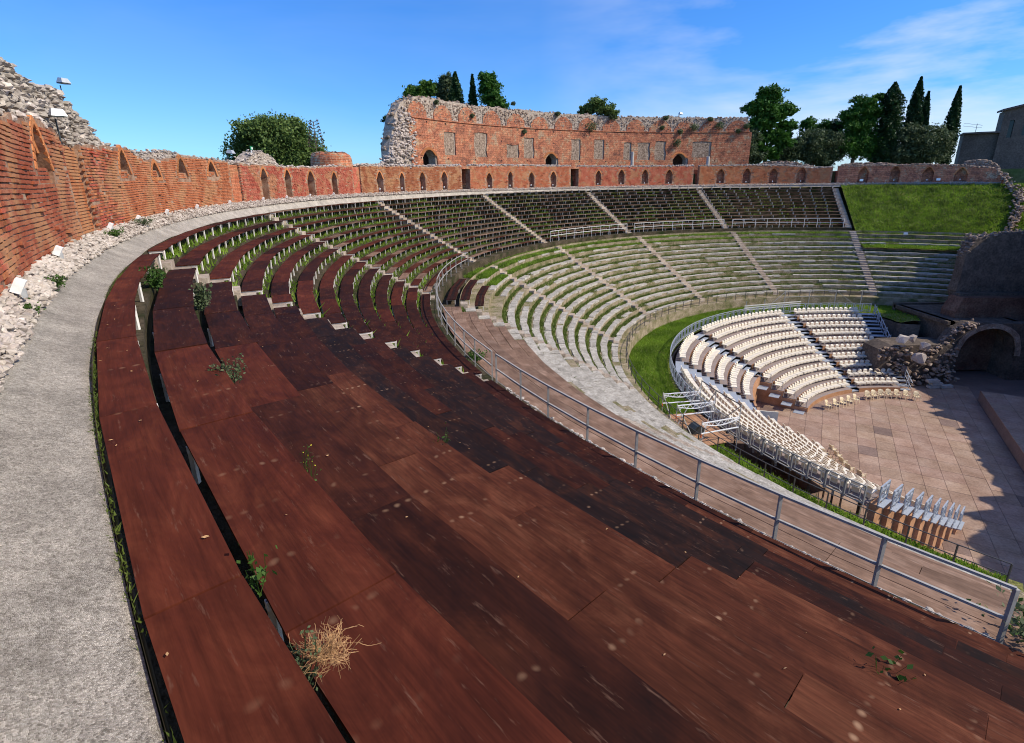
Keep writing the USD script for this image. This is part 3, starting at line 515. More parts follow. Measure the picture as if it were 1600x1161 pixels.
# pale rubble mass on top of the near wall, and the smaller heaps
RUB = ([9.5, 13.5, 14.6, 15.3, 16, 16.7, 17.3, 18.6, 19.5, 19.7, 20.7, 21.5, 22.2, 23.0], [3.7, 3.81, 3.94, 3.92, 3.88, 3.81, 3.87, 4.02, 4.02, 3.73, 3.61, 3.38, 3.04, 2.88])
def rubble_heap(name, label, ta, tb, topf, basef, Rf, depth, size, nface, seed, material='rubble', npart=300):
    w = thing(name, label, 'rubble'); rg = np.random.default_rng(seed)
    ts = np.linspace(ta, tb, max(8, int((tb - ta) * 4))); m = MB()
    rows_ = [P(Rf(ts), ts, basef(ts) - .25), P(Rf(ts) + .05, ts, topf(ts) - .1), P(Rf(ts) + depth, ts, topf(ts) - .1), P(Rf(ts) + depth, ts, basef(ts) - .25)]
    v = np.stack(rows_, 1).reshape(-1, 3); nn = 4; q = (np.arange(len(ts) - 1)[:, None] * nn + np.arange(nn - 1)[None]).ravel()
    f = np.vstack([np.c_[q, q + 1, q + nn + 1], np.c_[q, q + nn + 1, q + nn]])[:, ::-1]; e = len(v) - 4
    f = np.vstack([f, [[0, 1, 2], [0, 2, 3], [e, e + 2, e + 1], [e, e + 3, e + 2]]])
    obj('rubble_core', (v, f), 'rubble_core', w); st = []
    for _ in range(nface):
        t = rg.uniform(ta, tb); zt, zb = float(topf(t)), float(basef(t)); s = rg.uniform(.6, 1.3) * size
        u = rg.random(); z = zb + (zt - zb) * u
        if rg.random() < .22: R = Rf(t) + rg.uniform(.0, depth); z = zt + rg.uniform(-.1, .02)
        else: R = Rf(t) + rg.uniform(-.05, .08) + .1 * u
        st.append((s, P(R, t, z), (s * rg.uniform(1.1, 1.7), s, s * .62)))
    st.sort(key=lambda a: -a[0])
    for s in st[:npart]: obj('stone', stone(s[1], s[2], rg), material, w)
    if len(st) > npart: stones_mesh([s[1] for s in st[npart:]], [s[2] for s in st[npart:]], rg).build('small_stones', material, w, kind='stuff')
    return w
top = lambda t: np.interp(t, *TOP)
rubble_heap('rubble_masonry', 'large pale rubble masonry mass above the brick wall at the far left', 9.5, 23.0, lambda t: np.interp(t, *RUB), lambda t: top(t) - .05, lambda t: RW(t) + .16, 1.2, .185, 2300, 11)
hp = lambda t0, t1, h: (lambda t: top(t) + h * np.clip(np.sin((np.asarray(t) - t0) / (t1 - t0) * np.pi), 0, 1) ** .7)
for t0, t1, h, lab, sz, nf in [(25.4, 33.0, .36, 'low white rubble heap on the brick wall left of the green sign', .11, 420), (33.0, 34.6, .14, 'small knob of white stones on the wall left of the lamp', .1, 40), (38.4, 43.0, .25, 'flat spread of pale stones on the wall in front of the olive', .13, 160),
                          (41.0, 45.6, .95, 'pale stone heap standing in front of the big olive tree', .16, 260)]:
    rubble_heap('stone_heap', lab, t0, t1, hp(t0, t1, h), lambda t: top(t) - .05, lambda t: RW(t) + .3, .9, sz, nf, int(t0 * 7))
# brick stump left of the tall ruin
w = thing('brick_stump', 'round brick stump on the wall left of the tall ruin', 'ruin')
rg = np.random.default_rng(9)
c0 = P(57.3, 57.0, 0); m = MB()
a = np.linspace(0, 2 * np.pi, 25)[:-1]
for i, z in enumerate([2.4, 3.2, 3.9, 4.2, 4.35]):
    r = [1.55, 1.55, 1.5, 1.4, .9][i]
    m.v.append(np.c_[c0[0] + r * np.cos(a) * 1.2, c0[1] + r * np.sin(a) * 1.2, np.full(24, z) + .06 * rg.normal(size=24)])
f = []
for i in range(4):
    for j in range(24): k = (j + 1) % 24; f += [[i * 24 + j, i * 24 + k, i * 24 + 24 + k], [i * 24 + j, i * 24 + 24 + k, i * 24 + 24 + j]]
m.v.append(np.array([[c0[0], c0[1], 4.37]])); f += [[96 + j, 96 + (j + 1) % 24, 120] for j in range(24)]
m.f = [np.array(f)]; m.build('stump_wall', 'brick_far', w)
stones_mesh([c0 + [1.45 * math.cos(b), 1.45 * math.sin(b), 4.25 + rg.uniform(-.1, .1)] for b in rg.uniform(0, 6.28, 40)], [(s, s, s * .6) for s in rg.uniform(.2, .4, 40)], rg).build('top_stones', 'rubble_dark', w, kind='stuff')

# ---------------------------------------------------------------- tall ruin behind
R2 = 61.0; V = lambda t: np.radians(t) * R2
PX2T = lambda x: np.interp(x, [605, 612, 640, 700, 760, 800, 900, 1000, 1080, 1150, 1172], [71.8, 72.68, 76.06, 82.71, 89.57, 94.23, 106.02, 117.68, 126.69, 134.26, 136.65])
PY2Z = lambda y: 4.1 + (257 - y) * .1
ruin = thing('tall_brick_ruin', 'tall red brick ruin wall with three dark arches and grey stone panels', 'ruin')
rg = np.random.default_rng(21)
us = np.arange(V(72.0), V(136.7), .5)
tz = 11.75 + .28 * meshkit.noise(np.c_[us * .5, us * 0, us * 0]) + rg.normal(0, .06, len(us))
tz = np.where(us < V(76.5), np.interp(us, [V(72), V(73.2), V(74.5), V(76.5)], [5.5, 9.2, 11.0, 11.7]) + rg.normal(0, .15, len(us)), tz)
OPEN = [(77.4, 80.0, 5.75), (100.1, 102.5, 5.85), (123.7, 126.4, 6.0)]
def arch_poly(t0, t1, zt, zb, V=V, rise=.35):
    u0, u1 = V(t0), V(t1); w = u1 - u0
    return Polygon([(u0, zb), (u1, zb)] + [(u1 - w * s, zt - w * rise * abs(2 * s - 1) ** 2.2) for s in np.linspace(0, 1, 9)])
opens = unary_union([arch_poly(a, b, z, 2) for a, b, z in OPEN])
core = Polygon([(us[0], 2.0)] + [(us[-1], 2.0)] + list(zip(us[::-1], tz[::-1]))).difference(opens)
bent(MB(), core, R2, 1.3, .6).build('rubble_core', 'rubble_core', ruin)
facing = Polygon([(V(75.8), 2.2), (V(75.4), 4.9), (V(75.9), 5.6), (V(75.3), 7), (V(75.2), 9.4), (V(136.75), 9.4), (V(136.75), 2.2)])
PATCH = [(688, 706, 217, 246), (737, 757, 215, 247), (787, 807, 227, 247), (815, 831, 217, 247), (890, 905, 217, 249), (927, 943, 216, 248), (974, 986, 221, 249), (995, 1016, 220, 249), (1024, 1041, 218, 249), (1082, 1113, 219, 245)]
pp = []
for x0, x1, y0, y1 in PATCH:
    u0, u1, z0, z1 = V(PX2T(x0)), V(PX2T(x1)), PY2Z(y1), PY2Z(y0)
    e = [(u0, z0), ((u0 + u1) / 2, z0 + rg.normal(0, .05)), (u1, z0), (u1 + rg.normal(0, .12), (z0 * 2 + z1) / 3), (u1 + rg.normal(0, .12), (z0 + 2 * z1) / 3), (u1, z1), ((u0 + u1) / 2, z1 + rg.normal(0, .12)), (u0, z1), (u0 + rg.normal(0, .12), (z0 + z1) / 2)]
    pp.append(Polygon(e).buffer(0))
pholes = unary_union(pp)
putlog = unary_union([sbox(V(t), z, V(t) + .22, z + .2) for z in (9.0, 7.3, 4.6) for t in np.arange(77 + (z > 8) * 1.3, 136, 3.3 if z > 8 else 4.9)])
bent(MB(), facing.difference(opens).difference(pholes).difference(putlog), R2 - .16, .16, .6, Rf=lambda t: R2 - .16).build('brick_facing', 'brick_far', ruin)
for q in pp: bent(MB(), q.buffer(-.02), R2, .07, .6, Rf=lambda t: R2 - .075).build('stone_panel', 'patch', ruin)
cor = MB(); cor.sector(R2 - .26, R2 - .0, 75.9, 136.75, 9.42, 9.56, 60); cor.build('cornice', 'brick_far', ruin)
for i, t in enumerate(np.arange(77.0, 136, 4.42)):
    wd = 1.6 if i < 10 else 1.95
    lun = arch_poly(t - wd, t + wd, 11.35 + rg.normal(0, .12), 9.56, rise=.33)
    lun = lun.intersection(sbox(V(73), 9, V(136.7), float(np.min(np.interp([V(t - 1), V(t), V(t + 1)], us, tz))) - .05))
    bent(MB(), lun, R2 - .1, .1, .6, Rf=lambda t: R2 - .1).build('blind_arch', 'brick_far', ruin)
for a, b, z in OPEN:
    q = arch_poly(a - .35, b + .35, z + .3, 3.2).difference(arch_poly(a, b, z, 3))
    bent(MB(), q.intersection(sbox(-1e3, z - .7, 1e3, 99)), R2, .1, .5, Rf=lambda t: R2 - .22).build('brick_arch', 'arch_brick', ruin)
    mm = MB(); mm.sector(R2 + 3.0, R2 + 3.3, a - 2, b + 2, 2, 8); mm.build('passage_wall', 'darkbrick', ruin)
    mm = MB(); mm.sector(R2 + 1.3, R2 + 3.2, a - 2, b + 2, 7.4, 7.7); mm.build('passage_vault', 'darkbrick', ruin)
cs, sz = [], []
for u, z in zip(us, tz):
    for _ in range(7): s = rg.uniform(.22, .5); cs.append(P(R2 + rg.uniform(.0, 1.2), np.degrees(u / R2) + rg.normal(0, .2), z + rg.uniform(-.25, .12))); sz.append((s, s, s * .65))
for _ in range(2400):   # spandrels and the pale left end
    t = rg.uniform(75, 136.5); s = rg.uniform(.18, .42); cs.append(P(R2 + rg.uniform(-.05, .08), t, rg.uniform(9.6, 11.7))); sz.append((s, s * .6, s * .7))
stones_mesh(cs, sz, rg).build('ragged_stones', 'rubble_dark', ruin, kind='stuff')
cs, sz = [], []
for _ in range(520):
    t = rg.uniform(72.0, 76.6); zmax = np.interp(t, [72, 73.2, 74.5, 76.5], [5.3, 9.0, 10.6, 9.3]); s = rg.uniform(.2, .5)
    cs.append(P(R2 + rg.uniform(-.28, .1), t, rg.uniform(3, zmax))); sz.append((s * 1.2, s, s * .7))
for _ in range(120):
    t = rg.uniform(70.3, 73.5); s = rg.uniform(.3, .6); cs.append(P(R2 + rg.uniform(-.6, .6), t, rg.uniform(2.5, np.interp(t, [70, 72, 73.5], [3.6, 5.4, 6])))); sz.append((s, s, s * .7))
stones_mesh(cs, sz, rg).build('pale_broken_end', 'rubble', ruin, kind='stuff')
def bush(center, r, n, size, material, rg, squash=.8):
    p = rg.normal(size=(n, 3)); p /= np.linalg.norm(p, axis=1, keepdims=True); p *= (rg.random((n, 1)) ** .4) * r * (1 + .35 * meshkit.noise(p * 2 + center)[:, None]); p[:, 2] *= squash
    return leaves(p + center, size, rg)
m = MB(); rgp = np.random.default_rng(77)
for x, y, r in [(923, 197, .9), (679, 182, .3), (735, 193, .28), (817, 209, .35), (1035, 196, .35), (1064, 202, .4), (1085, 195, .7), (1125, 192, .7), (1167, 194, .5), (1060, 220, .7), (955, 180, .5), (870, 180, .4), (1040, 180, .4), (1110, 182, .4), (1155, 202, .4), (800, 171, .3)]:
    m.add(*bush(P(R2 - .3, PX2T(x), PY2Z(y)), r, int(130 + 300 * r), .22, 'weed', rgp))
m.build('wall_plants', 'weed_pale', ruin, kind='stuff')
for px, zb, zt, r, lab in [(988, 3.5, 6.1, .27, 'short grey column drum standing in front of the ruin left of its right arch'), (1106, 3.5, 5.3, .30, 'short pale column stub at the right arch of the ruin')]:
    t = {988: 114.7, 1106: 128.75}[px]; w = thing('stone_column', lab, 'column')
    c = P(57.5, t, 0); m = MB(); an = np.arange(16) * 2 * np.pi / 16; prof = [(zb, 1.35), (zb + .15, 1.35), (zb + .22, 1.05), (zb + (zt - zb) * .5, 1.0), (zt - .1, .93), (zt, .85)]
    vv = np.vstack([np.c_[c[0] + r * k * np.cos(an), c[1] + r * k * np.sin(an), np.full(16, z)] for z, k in prof] + [[c[0], c[1], zt + .03]]); f = []
    for i in range(5):
        for j in range(16): k = (j + 1) % 16; f += [[16 * i + j, 16 * i + k, 16 * i + 16 + k], [16 * i + j, 16 * i + 16 + k, 16 * i + 16 + j]]
    f += [[80 + j, 80 + (j + 1) % 16, 96] for j in range(16)]
    obj('shaft', (vv, np.array(f)), 'marble', w, smooth=40)
    MB().box(c + [0, 0, zb - .15], (.95, .95, .3), rz_ := .4).build('plinth', 'marble', w)

# low stone walls behind the niche wall on the right
for ta, tb, h, lab in [(137.2, 146.5, .75, 'low dark rubble wall on the niche wall right of the tall ruin'), (150.6, 158.5, .55, 'low dark rubble wall behind the niche wall under the cypresses'), (167.3, 171.5, 1.1, 'dark rubble stump at the right end of the niche wall')]:
    rubble_heap('low_rubble_wall', lab, ta, tb, hp(ta - 1, tb + 1, h), lambda t: top(t) - .05, lambda t: RW(t) + 1.0, 1.0, .3, 300, int(ta), 'rubble_dark', 120)

# ---------------------------------------------------------------- wooden benches of the upper rows
def tone(w, k, t, rg):
    if w == 0:
        if k == 0: return 'wood_red'
        if k <= 4 and t > 8.6: return 'wood_deep'
        if k == 2: return 'wood_deep' if t < 5.7 else 'wood_red'
        if k == 1: return 'wood_red'
        if k in (3, 4): return 'wood_brown' if t < 9 else 'wood_deep'
        if k == 5: return 'wood_black' if t > 6.8 else 'wood_brown'
        if k in (6, 7): return 'wood_brown' if t < 3.4 else ('wood_black' if rg.random() < .6 else 'wood_deep')
        if k in (8, 9, 10): return 'wood_black' if rg.random() < .8 else 'wood_deep'
        return 'wood_brown' if t < 5 else 'wood_deep'
    if w == 1: return 'wood_deep' if (k > 6 and rg.random() < .7) else ('wood_red' if rg.random() < .7 else 'wood_deep')
    if w == 2: return ['wood_red', 'wood_brown', 'wood_brown', 'wood_far'][rg.integers(4)]
    return ['wood_far', 'wood_far', 'wood_far', 'wood_brown'][rg.integers(4)]
TONE = {'wood_far': 'faded grey-brown', 'wood_red': 'dark red', 'wood_deep': 'deep purple-brown', 'wood_black': 'blackened', 'wood_brown': 'weathered brown'}
def leg_mesh(Ro, Ri, t, z, hgt=.42):
    m = MB(); th = .035
    m.bar(P(Ri + .035, t, z - hgt), P(Ri + .035, t, z - .032), .045, .045)
    m.bar(P(Ro - .03, t, z - hgt + .0), P(Ro - .03, t, z - .032), .04, .04)
    m.bar(P(Ri + .0, t, z - .062), P(Ro, t, z - .062), .04, .06)
    return m
rgw = np.random.default_rng(31)
for w in range(7):
    t0w, t1w = STAIR[w], STAIR[w + 1]
    for k in range(NROW):
        Ro, Ri, z = row(k); Ri += 0 if (w == 0 or k == 0) else (.05 if w == 1 else .13); ta, tb = t0w + HW(Ri), t1w - HW(Ri)
        if w == 0: ta = -2.2
        if k == 0: tb = tb - (0 if w else .1)
        step = math.degrees(2.46 / Ro) if w else (2.69 if k == 0 else 3.15)
        off = (2.41 - ta) % step if (w == 0 and k == 0) else ((2.44 - ta + .0) % step if (w == 0 and k == 1) else rgw.uniform(.3, 1) * step)
        cuts = [ta] + list(np.arange(ta + off, tb - .4, step)) + [tb]
        tn = [tone(w, k, (a + b) / 2, rgw) for a, b in zip(cuts[:-1], cuts[1:])]; main = max(set(tn), key=tn.count)
        zk = lambda t: z + .30 * sst((t - 60) / 50) * max(0, 1 - k / 9)
        lab = f'{TONE[main]} wooden bench, {ORD[k]} row down, {WEDGE[w]}'
        b = thing('wooden_bench', lab, 'bench', 'wooden benches of the upper rows')
        for a, c, mt in zip(cuts[:-1], cuts[1:], tn):
            g = .07 / Ro * 5; zz = float(zk((a + c) / 2)); j0 = rgw.normal(0, .012 if w == 0 else .02); sk = rgw.normal(0, .004)
            cc = np.concatenate([P(np.array([Ri + j0, Ri + j0, Ro + j0 * .5, Ro + j0 * .5]), np.array([c - .006, a + .006, a + .006, c - .006]), np.array([zz + sk, zz - sk, zz - sk, zz + sk]) + d) for d in (-.03, 0)])
            MB().hexa(cc).build('seat_panel', mt, b)
        nl = max(2, int(round((tb - ta) * math.pi / 180 * Ri / (2.45 if w == 0 else 1.45 if w < 5 else 1.7)))) + 1
        for t in np.linspace(ta + .06, tb - .06, nl): leg_mesh(Ro, Ri, t, float(zk(t))).build('leg', 'white', b)

w_ = thing('rail_foot_stones', 'thin line of pale stones along the foot of the foreground railing', 'stones'); rq = np.random.default_rng(88); cs, sz = [], []
for t in rq.uniform(-1, 17.5, 420): q = rq.uniform(.06, .15); cs.append(P(rq.uniform(44.22, 44.42), t, -5.74 + rq.uniform(-.06, .05))); sz.append((q * 1.2, q, q * .7))
for i in range(200): obj('stone', stone(cs[i], sz[i], rq), 'rubble', w_)
stones_mesh(cs[200:], sz[200:], rq).build('small_stones', 'rubble', w_, kind='stuff')
# weathered plank terraces below the railing in the foreground
TPL = 36.6
for j in range(-1, 6):
    Ro, Ri, z = lrow(j) if j >= 0 else (44.2, 43.0, -5.98); Ro += .02
    b = thing('plank_terrace', f'weathered pale plank row, {ORD[j + 1]} step below the railing in the foreground', 'bench', 'plank rows below the railing')
    tb = {4: 14.4, 5: 11.0}.get(j, 36.6 if j < 3 else 34.5)
    cuts = np.concatenate([[-1.6], np.sort(np.arange(0.8 + .9 * (j % 3), tb - 1, 5.4)), [tb]])
    for a, c in zip(cuts[:-1], cuts[1:]):
        for r0, r1 in ((Ri, (Ri + Ro) / 2 - .012), ((Ri + Ro) / 2 + .012, Ro - .10)):
            cc = np.concatenate([P(np.array([r0, r0, r1, r1]), np.array([c - .008, a + .008, a + .008, c - .008]), np.full(4, z + .08 + rgw.normal(0, .004)) + d) for d in (-.035, 0)])
            MB().hexa(cc).build('plank', 'plank', b)
    m = MB(); m.sector(Ri - .02, Ri + .02, -1.6, tb, z - .46, z + .045); m.build('riser_board', 'plank', b)
for j in range(3):    # three free benches at the bend
    Ro = 43.95 - .95 * j; b = thing('plank_bench', ['left', 'middle', 'right'][j] + ' one of three short grey-brown plank benches behind the curved railing', 'bench', 'three short plank benches'); z = (-5.93, -6.0, -6.5)[j]
    for i in range(3):
        for a, c in ((39.6 + j * .3, 45.0), (45.05, 50.0)):
            r0 = Ro - .62 + .21 * i; MB().hexa(np.concatenate([P(np.array([r0, r0, r0 + .2, r0 + .2]), np.array([c, a, a, c]), np.full(4, z) + d) for d in (-.035, 0)])).build('plank', 'wood_black' if i % 2 else 'wood_deep', b)
    for t in (39.8 + j * .3, 44.9, 49.8): leg_mesh(Ro, Ro - .62, t, z, .45).build('leg', 'white', b)

# ---------------------------------------------------------------- stone rows of the lower cavea
LW = [(-2.0, 17.7), (18.4, 38.5), (39.4, 59.7), (60.7, 81.7), (82.7, 103.5), (104.7, 125.6), (126.8, 149.0), (150.6, 176)]
LLAB = ['grey stone rows below the plank terraces in the right foreground', 'grey stone rows at the lower left bend behind the curved railing', 'overgrown stone rows behind the three short plank benches', 'grassy stone rows below the left end of the tall ruin',
        'grassy stone rows below the middle of the tall ruin', 'grassy stone rows below the right end of the tall ruin', 'grassy stone rows left of the long right-hand stairway', 'half-shaded stone rows right of the long stairway below the grass bank']
rgs = np.random.default_rng(41); gpts = []
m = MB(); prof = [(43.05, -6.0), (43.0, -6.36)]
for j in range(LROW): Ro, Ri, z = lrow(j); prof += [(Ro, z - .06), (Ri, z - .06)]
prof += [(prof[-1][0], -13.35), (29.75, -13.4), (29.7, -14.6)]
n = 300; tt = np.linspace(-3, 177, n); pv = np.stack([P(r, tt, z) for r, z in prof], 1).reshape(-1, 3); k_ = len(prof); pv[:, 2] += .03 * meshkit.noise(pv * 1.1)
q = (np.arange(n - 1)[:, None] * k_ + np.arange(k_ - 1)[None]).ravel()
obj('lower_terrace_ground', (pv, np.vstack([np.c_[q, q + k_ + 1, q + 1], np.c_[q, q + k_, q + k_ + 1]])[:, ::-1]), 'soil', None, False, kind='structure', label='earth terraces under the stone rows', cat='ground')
for wi, (ta, tb) in enumerate(LW):
    b = thing('stone_seating', LLAB[wi], 'stone seats', 'blocks of stone seat rows'); nb = 0
    for j in range(LROW):
        Ro, Ri, z = lrow(j)
        a0 = ta
        if wi == 0 and j < 4: continue
        if wi == 0 and j < 6: a0 = {4: 14.8, 5: 11.4}[j]
        if wi == 1 and j < 4: a0 = 37.2 if j < 3 else 35.2
        if wi == 2 and j < 3: a0 = 50.6
        if wi == 7 and j < 2: continue
        t = a0; early = (wi >= 3 and j < 2)
        if wi == 7 and j == 3: continue
        while t < tb - .3:
            ln = rgs.uniform(.8, 1.9); t2 = min(tb, t + math.degrees(ln / Ri)); ruined = rgs.random() < (.06 if wi != 0 else .03)
            if early and rgs.random() < .8: ruined = True
            dep = rgs.uniform(.44, .60) if wi >= 2 else rgs.uniform(.50, .80)
            if wi == 0: dep = rgs.uniform(.8, .93)
            if not ruined:
                dzz = rgs.normal(0, .016); r0 = Ri + rgs.normal(0, .015); tl = rgs.normal(0, .008)
                cc = np.concatenate([P(np.array([r0, r0 + rgs.normal(0, .012), r0 + dep, r0 + dep]), np.array([t2 - .015, t + .015, t + .015, t2 - .015]), np.array([z + tl, z - tl, z - tl, z + tl]) + dzz + d) for d in (-.20, .0)])
                mb = MB().hexa(cc)
                if nb < 300: mb.build('stone_block', 'stone', b); nb += 1
            else: dep = 0.05
            ng = int(ln * (60 if wi >= 2 else (22 if wi == 1 else 6)))
            if wi == 7: ng = int(ng * .6)
            rr = rgs.uniform(Ri + (dep if wi > 2 else max(dep, .62)), Ro + .02, ng); tq = rgs.uniform(t, t2, ng); gpts.append(P(rr, tq, z + 0 * rr - .03))
            t = t2
G = np.vstack(gpts); keep = meshkit.noise(G * .55) + .6 * meshkit.noise(G * 2.1) > .10; G = G[keep]
v, f = blades(G, .22, .095, rgs); obj('row_grass', (v, f), 'blade_dry', None, kind='stuff', label='wild grass growing along the stone rows', cat='grass')

# landing with grass between benches and stone rows; weeds under the benches
pts = []
for wi, (ta, tb) in enumerate(LW[2:7]):
    n = 5200; rr = rgs.uniform(41.2, 44.0, n); tq = rgs.uniform(max(ta + .3, 53), tb - .3, n)
    zz = np.where(rr > 43, -6.32, -6.36 - .535 * np.floor((43 - rr) / .95)); p = P(rr, tq, zz); k = meshkit.noise(p * .35) + .4 * meshkit.noise(p * 1.5) > (-.25 if wi > 0 else .0); pts.append(p[k])
G = np.vstack(pts); v, f = blades(G, .24, .09, rgs); obj('landing_grass', (v, f), 'blade', None, kind='stuff', label='green grass on the landing above the stone rows', cat='grass')
pts = []
for k in range(NROW - 1):
    Ro, Ri, z = row(k); n = 2600
    rr = rgs.uniform(Ri - .10, Ro - .1, n); tq = rgs.uniform(18.4, 148, n); zz = z - .42 + .0 * rr; p = P(rr, tq, zz)
    pts.append(p[meshkit.noise(p * .45 + 5) > np.where(tq < 58, .26, .50)])
G = np.vstack(pts); v, f = blades(G, .24, .07, rgs); obj('bench_weeds', (v, f), 'blade', None, kind='stuff', label='bright green weeds growing under the wooden benches', cat='weeds')

# ---------------------------------------------------------------- stairways
SLABEL = ['foreground stairway with white bench ends on its far side', 'stairway at the left bend of the benches', 'stairway below the left part of the tall ruin', 'stairway below the left doorway of the niche wall', 'stairway below the second doorway of the niche wall', 'stairway below the broken doorway', 'long pale stairway left of the grass bank']
for i, tc in enumerate(STAIR[1:]):
    s = thing('stairway', SLABEL[i], 'stairs', 'stairways'); prev = 54.7
    for k in range(NROW):
        Ro, Ri, z = row(k)
        for h in (0, 1):
            R1 = prev - .39 * h; R0 = R1 - .40; zz = z - .06 - .22 * h
            if k == 0: R1, R0, zz = 54.72 - .3 * h, 54.42 - .3 * h, -.12 - .16 * h
            m = MB(); m.sector(R0, R1, tc - HW(R0) * .95, tc + HW(R0) * .95, zz - .45, zz + rgs.normal(0, .01), 1); m.build('step', 'stair', s)
        prev = (54.17 - .79 * k) if k else 54.12
    for j in range(LROW):
        Ro, Ri, z = lrow(j)
        if i == 0 and j < 4: continue
        for h in (0, 1):
            R1 = Ro - .475 * h; m = MB(); m.sector(R1 - .48, R1, tc - HW(Ri), tc + HW(Ri), z - .5, z + .26 - .26 * h + rgs.normal(0, .015), 1); m.build('step', 'stair', s)

# ---------------------------------------------------------------- railings
def railing(name, label, ts, R, zb, h, rails, material, group=None, post=.05, rail=.042, zf=None):
    b = thing(name, label, 'railing', group)
    for t in ts: MB().bar(P(R, t, zb - .05), P(R, t, zb + h), post, post).build('post', material, b)
    for i, r in enumerate(rails):
        m = MB(); w = rail if i < 2 else .014
        for a, c in zip(ts[:-1], ts[1:]): m.bar(P(R, a, zb + h * r), P(R, c, zb + h * r), w, w, 4)
        m.build('rail' if i < 2 else 'wire', material, b)
ZR = -5.70
railing('railing', 'grey metal railing in front of the foreground benches', [-.86, 1.37, 3.69, 6.06, 8.42, 10.8, 13.29, 15.5, 18.0], 44.5, ZR, 1.22, (1.0, .52, .14), 'galv', 'railings of the upper rows', .062, .05)
railing('railing', 'grey metal railing bending left from the foreground stairs', [18.5, 20.9, 22.8, 25, 27.5, 30, 32.5, 35, 37.4], 44.5, ZR, 1.22, (1.0, .52, .14), 'galv', 'railings of the upper rows')
railing('railing', 'short pale railing at the left bend behind the three plank benches', [39.4, 41.9, 44.4, 46.9, 49.4, 51.9, 54.4, 57], 44.5, ZR, 1.22, (1.0, .52), 'galv', 'railings of the upper rows')
for ta, tb, lab in [(83.2, 103.2, 'pale railing across the block below the middle of the tall ruin'), (105, 125.4, 'pale railing across the block below the right end of the tall ruin'), (127.2, 148.6, 'pale railing across the far right bench block')]:
    railing('railing', lab, list(np.linspace(ta, tb, 10)), 44.5, ZR + .1, 1.25, (1.0, .55), 'white', 'railings of the upper rows', .065, .06)
railing('orchestra_fence', 'dark thin fence along the inner edge of the stone rows', list(np.arange(-2.5, 147, 3.05)), 29.9, -13.42, 1.05, (1.0, .5), 'steel_dark', None, .05, .035)
railing('bank_fence', 'dark low fence along the foot of the grass bank', list(np.arange(151.2, 168, 2.2)), 41.5, -7.4, 1.0, (1.0, .5), 'steel_dark', None, .06, .03)

# ---------------------------------------------------------------- right end: grass bank, rubble edge, grass ring
def bank_h(R, t): return np.interp(R, [38.4, 41.0, 42.0, 54.0, 55.3], [-8.1, -7.6, -7.0, .0, .35]) + .12 * meshkit.noise(np.stack([R * .9, t * .8, 0 * R], -1).reshape(-1, 3)).reshape(R.shape)
polar_grid('grass_bank', np.linspace(38.6, 55.25, 60), np.linspace(150.45, 176, 60), bank_h, 'grass_ground', kind='structure', label='green grass bank at the right end of the cavea', cat='grass bank')
n = 52000; rr = rgs.uniform(38.7, 55, n); tq = rgs.uniform(150.5, 175.5, n); G = P(rr, tq, bank_h(rr, tq)); G = G[meshkit.noise(G * .5) + .8 * meshkit.noise(G * 1.7) > -.12]
v, f = blades(G, .24, .09, rgs); obj('bank_grass', (v, f), 'blade', None, kind='stuff', label='rough grass covering the bank below the shaded niche wall', cat='grass')
cl = P(rgs.uniform(40.5, 54.5, 420), rgs.uniform(151, 175, 420), 0); cl = np.repeat(cl, 16, 0) + rgs.normal(0, .22, (420 * 16, 3)) * [1, 1, 0]; rq_ = np.hypot(cl[:, 0], cl[:, 1]); cl[:, 2] = bank_h(rq_, np.degrees(A0 - np.arctan2(cl[:, 1], cl[:, 0])) % 360)
v, f = blades(cl, .42, .12, rgs); obj('tall_grass', (v, f), 'blade_dry', None, kind='stuff', label='taller dry tufts scattered over the grass bank', cat='grass')
def ring_h(R, t): return Z_RING + .10 * meshkit.noise(np.stack([R * .8, t * .4, 0 * R], -1).reshape(-1, 3)).reshape(R.shape) - .25 * sst((28.2 - R) / 3) + .3 * sst((t - 150) / 4) * sst((28 - R) / 3)
RIN = lambda t: np.interp(t, [0, 27, 40, 147, 150, 155.5, 157, 200], [27.4, 27.4, 25.95, 25.95, 22, 22, 29.5, 29.5])
tr_ = np.linspace(-4, 176, 220); rv = np.stack([np.stack([*(lambda R: P(R, tr_, ring_h(R, tr_)).T)(RIN(tr_) + (29.72 - RIN(tr_)) * q_)], -1) for q_ in np.linspace(0, 1, 10)], 1).reshape(-1, 3)
q = (np.arange(219)[:, None] * 10 + np.arange(9)[None]).ravel()
obj('grass_ring', (rv, np.vstack([np.c_[q, q + 1, q + 11], np.c_[q, q + 11, q + 10]])[:, ::-1]), 'grass_ground', None, True, kind='structure', label='green grass strip round the metal grandstand', cat='grass strip')
n = 76000; rr = np.where(rgs.random(n) < .2, rgs.uniform(20.6, 26.2, n), rgs.uniform(26.2, 29.7, n)); tq = rgs.uniform(-3, 174, n); ok_ = rr > RIN(tq) + .05; rr, tq = rr[ok_], tq[ok_]; G = P(rr, tq, ring_h(rr, tq)); G = G[meshkit.noise(G * .6) > -.5]
m = MB()
for a, c in zip(tr_[:-1], tr_[1:]): m.hexa(np.concatenate([P(np.array([RIN(c) - .2, RIN(a) - .2, RIN(a), RIN(c)]), np.array([c, a, a, c]), np.full(4, z_)) for z_ in (-21.0, Z_RING - .35)]))
m.build('ring_wall', 'darkstone', None, kind='structure', label='dark retaining wall under the grandstand', cat='wall')
v, f = blades(G, .2, .075, rgs); obj('ring_grass', (v, f), 'blade', None, kind='stuff', label='lush grass between the dark fence and the metal grandstand', cat='grass')
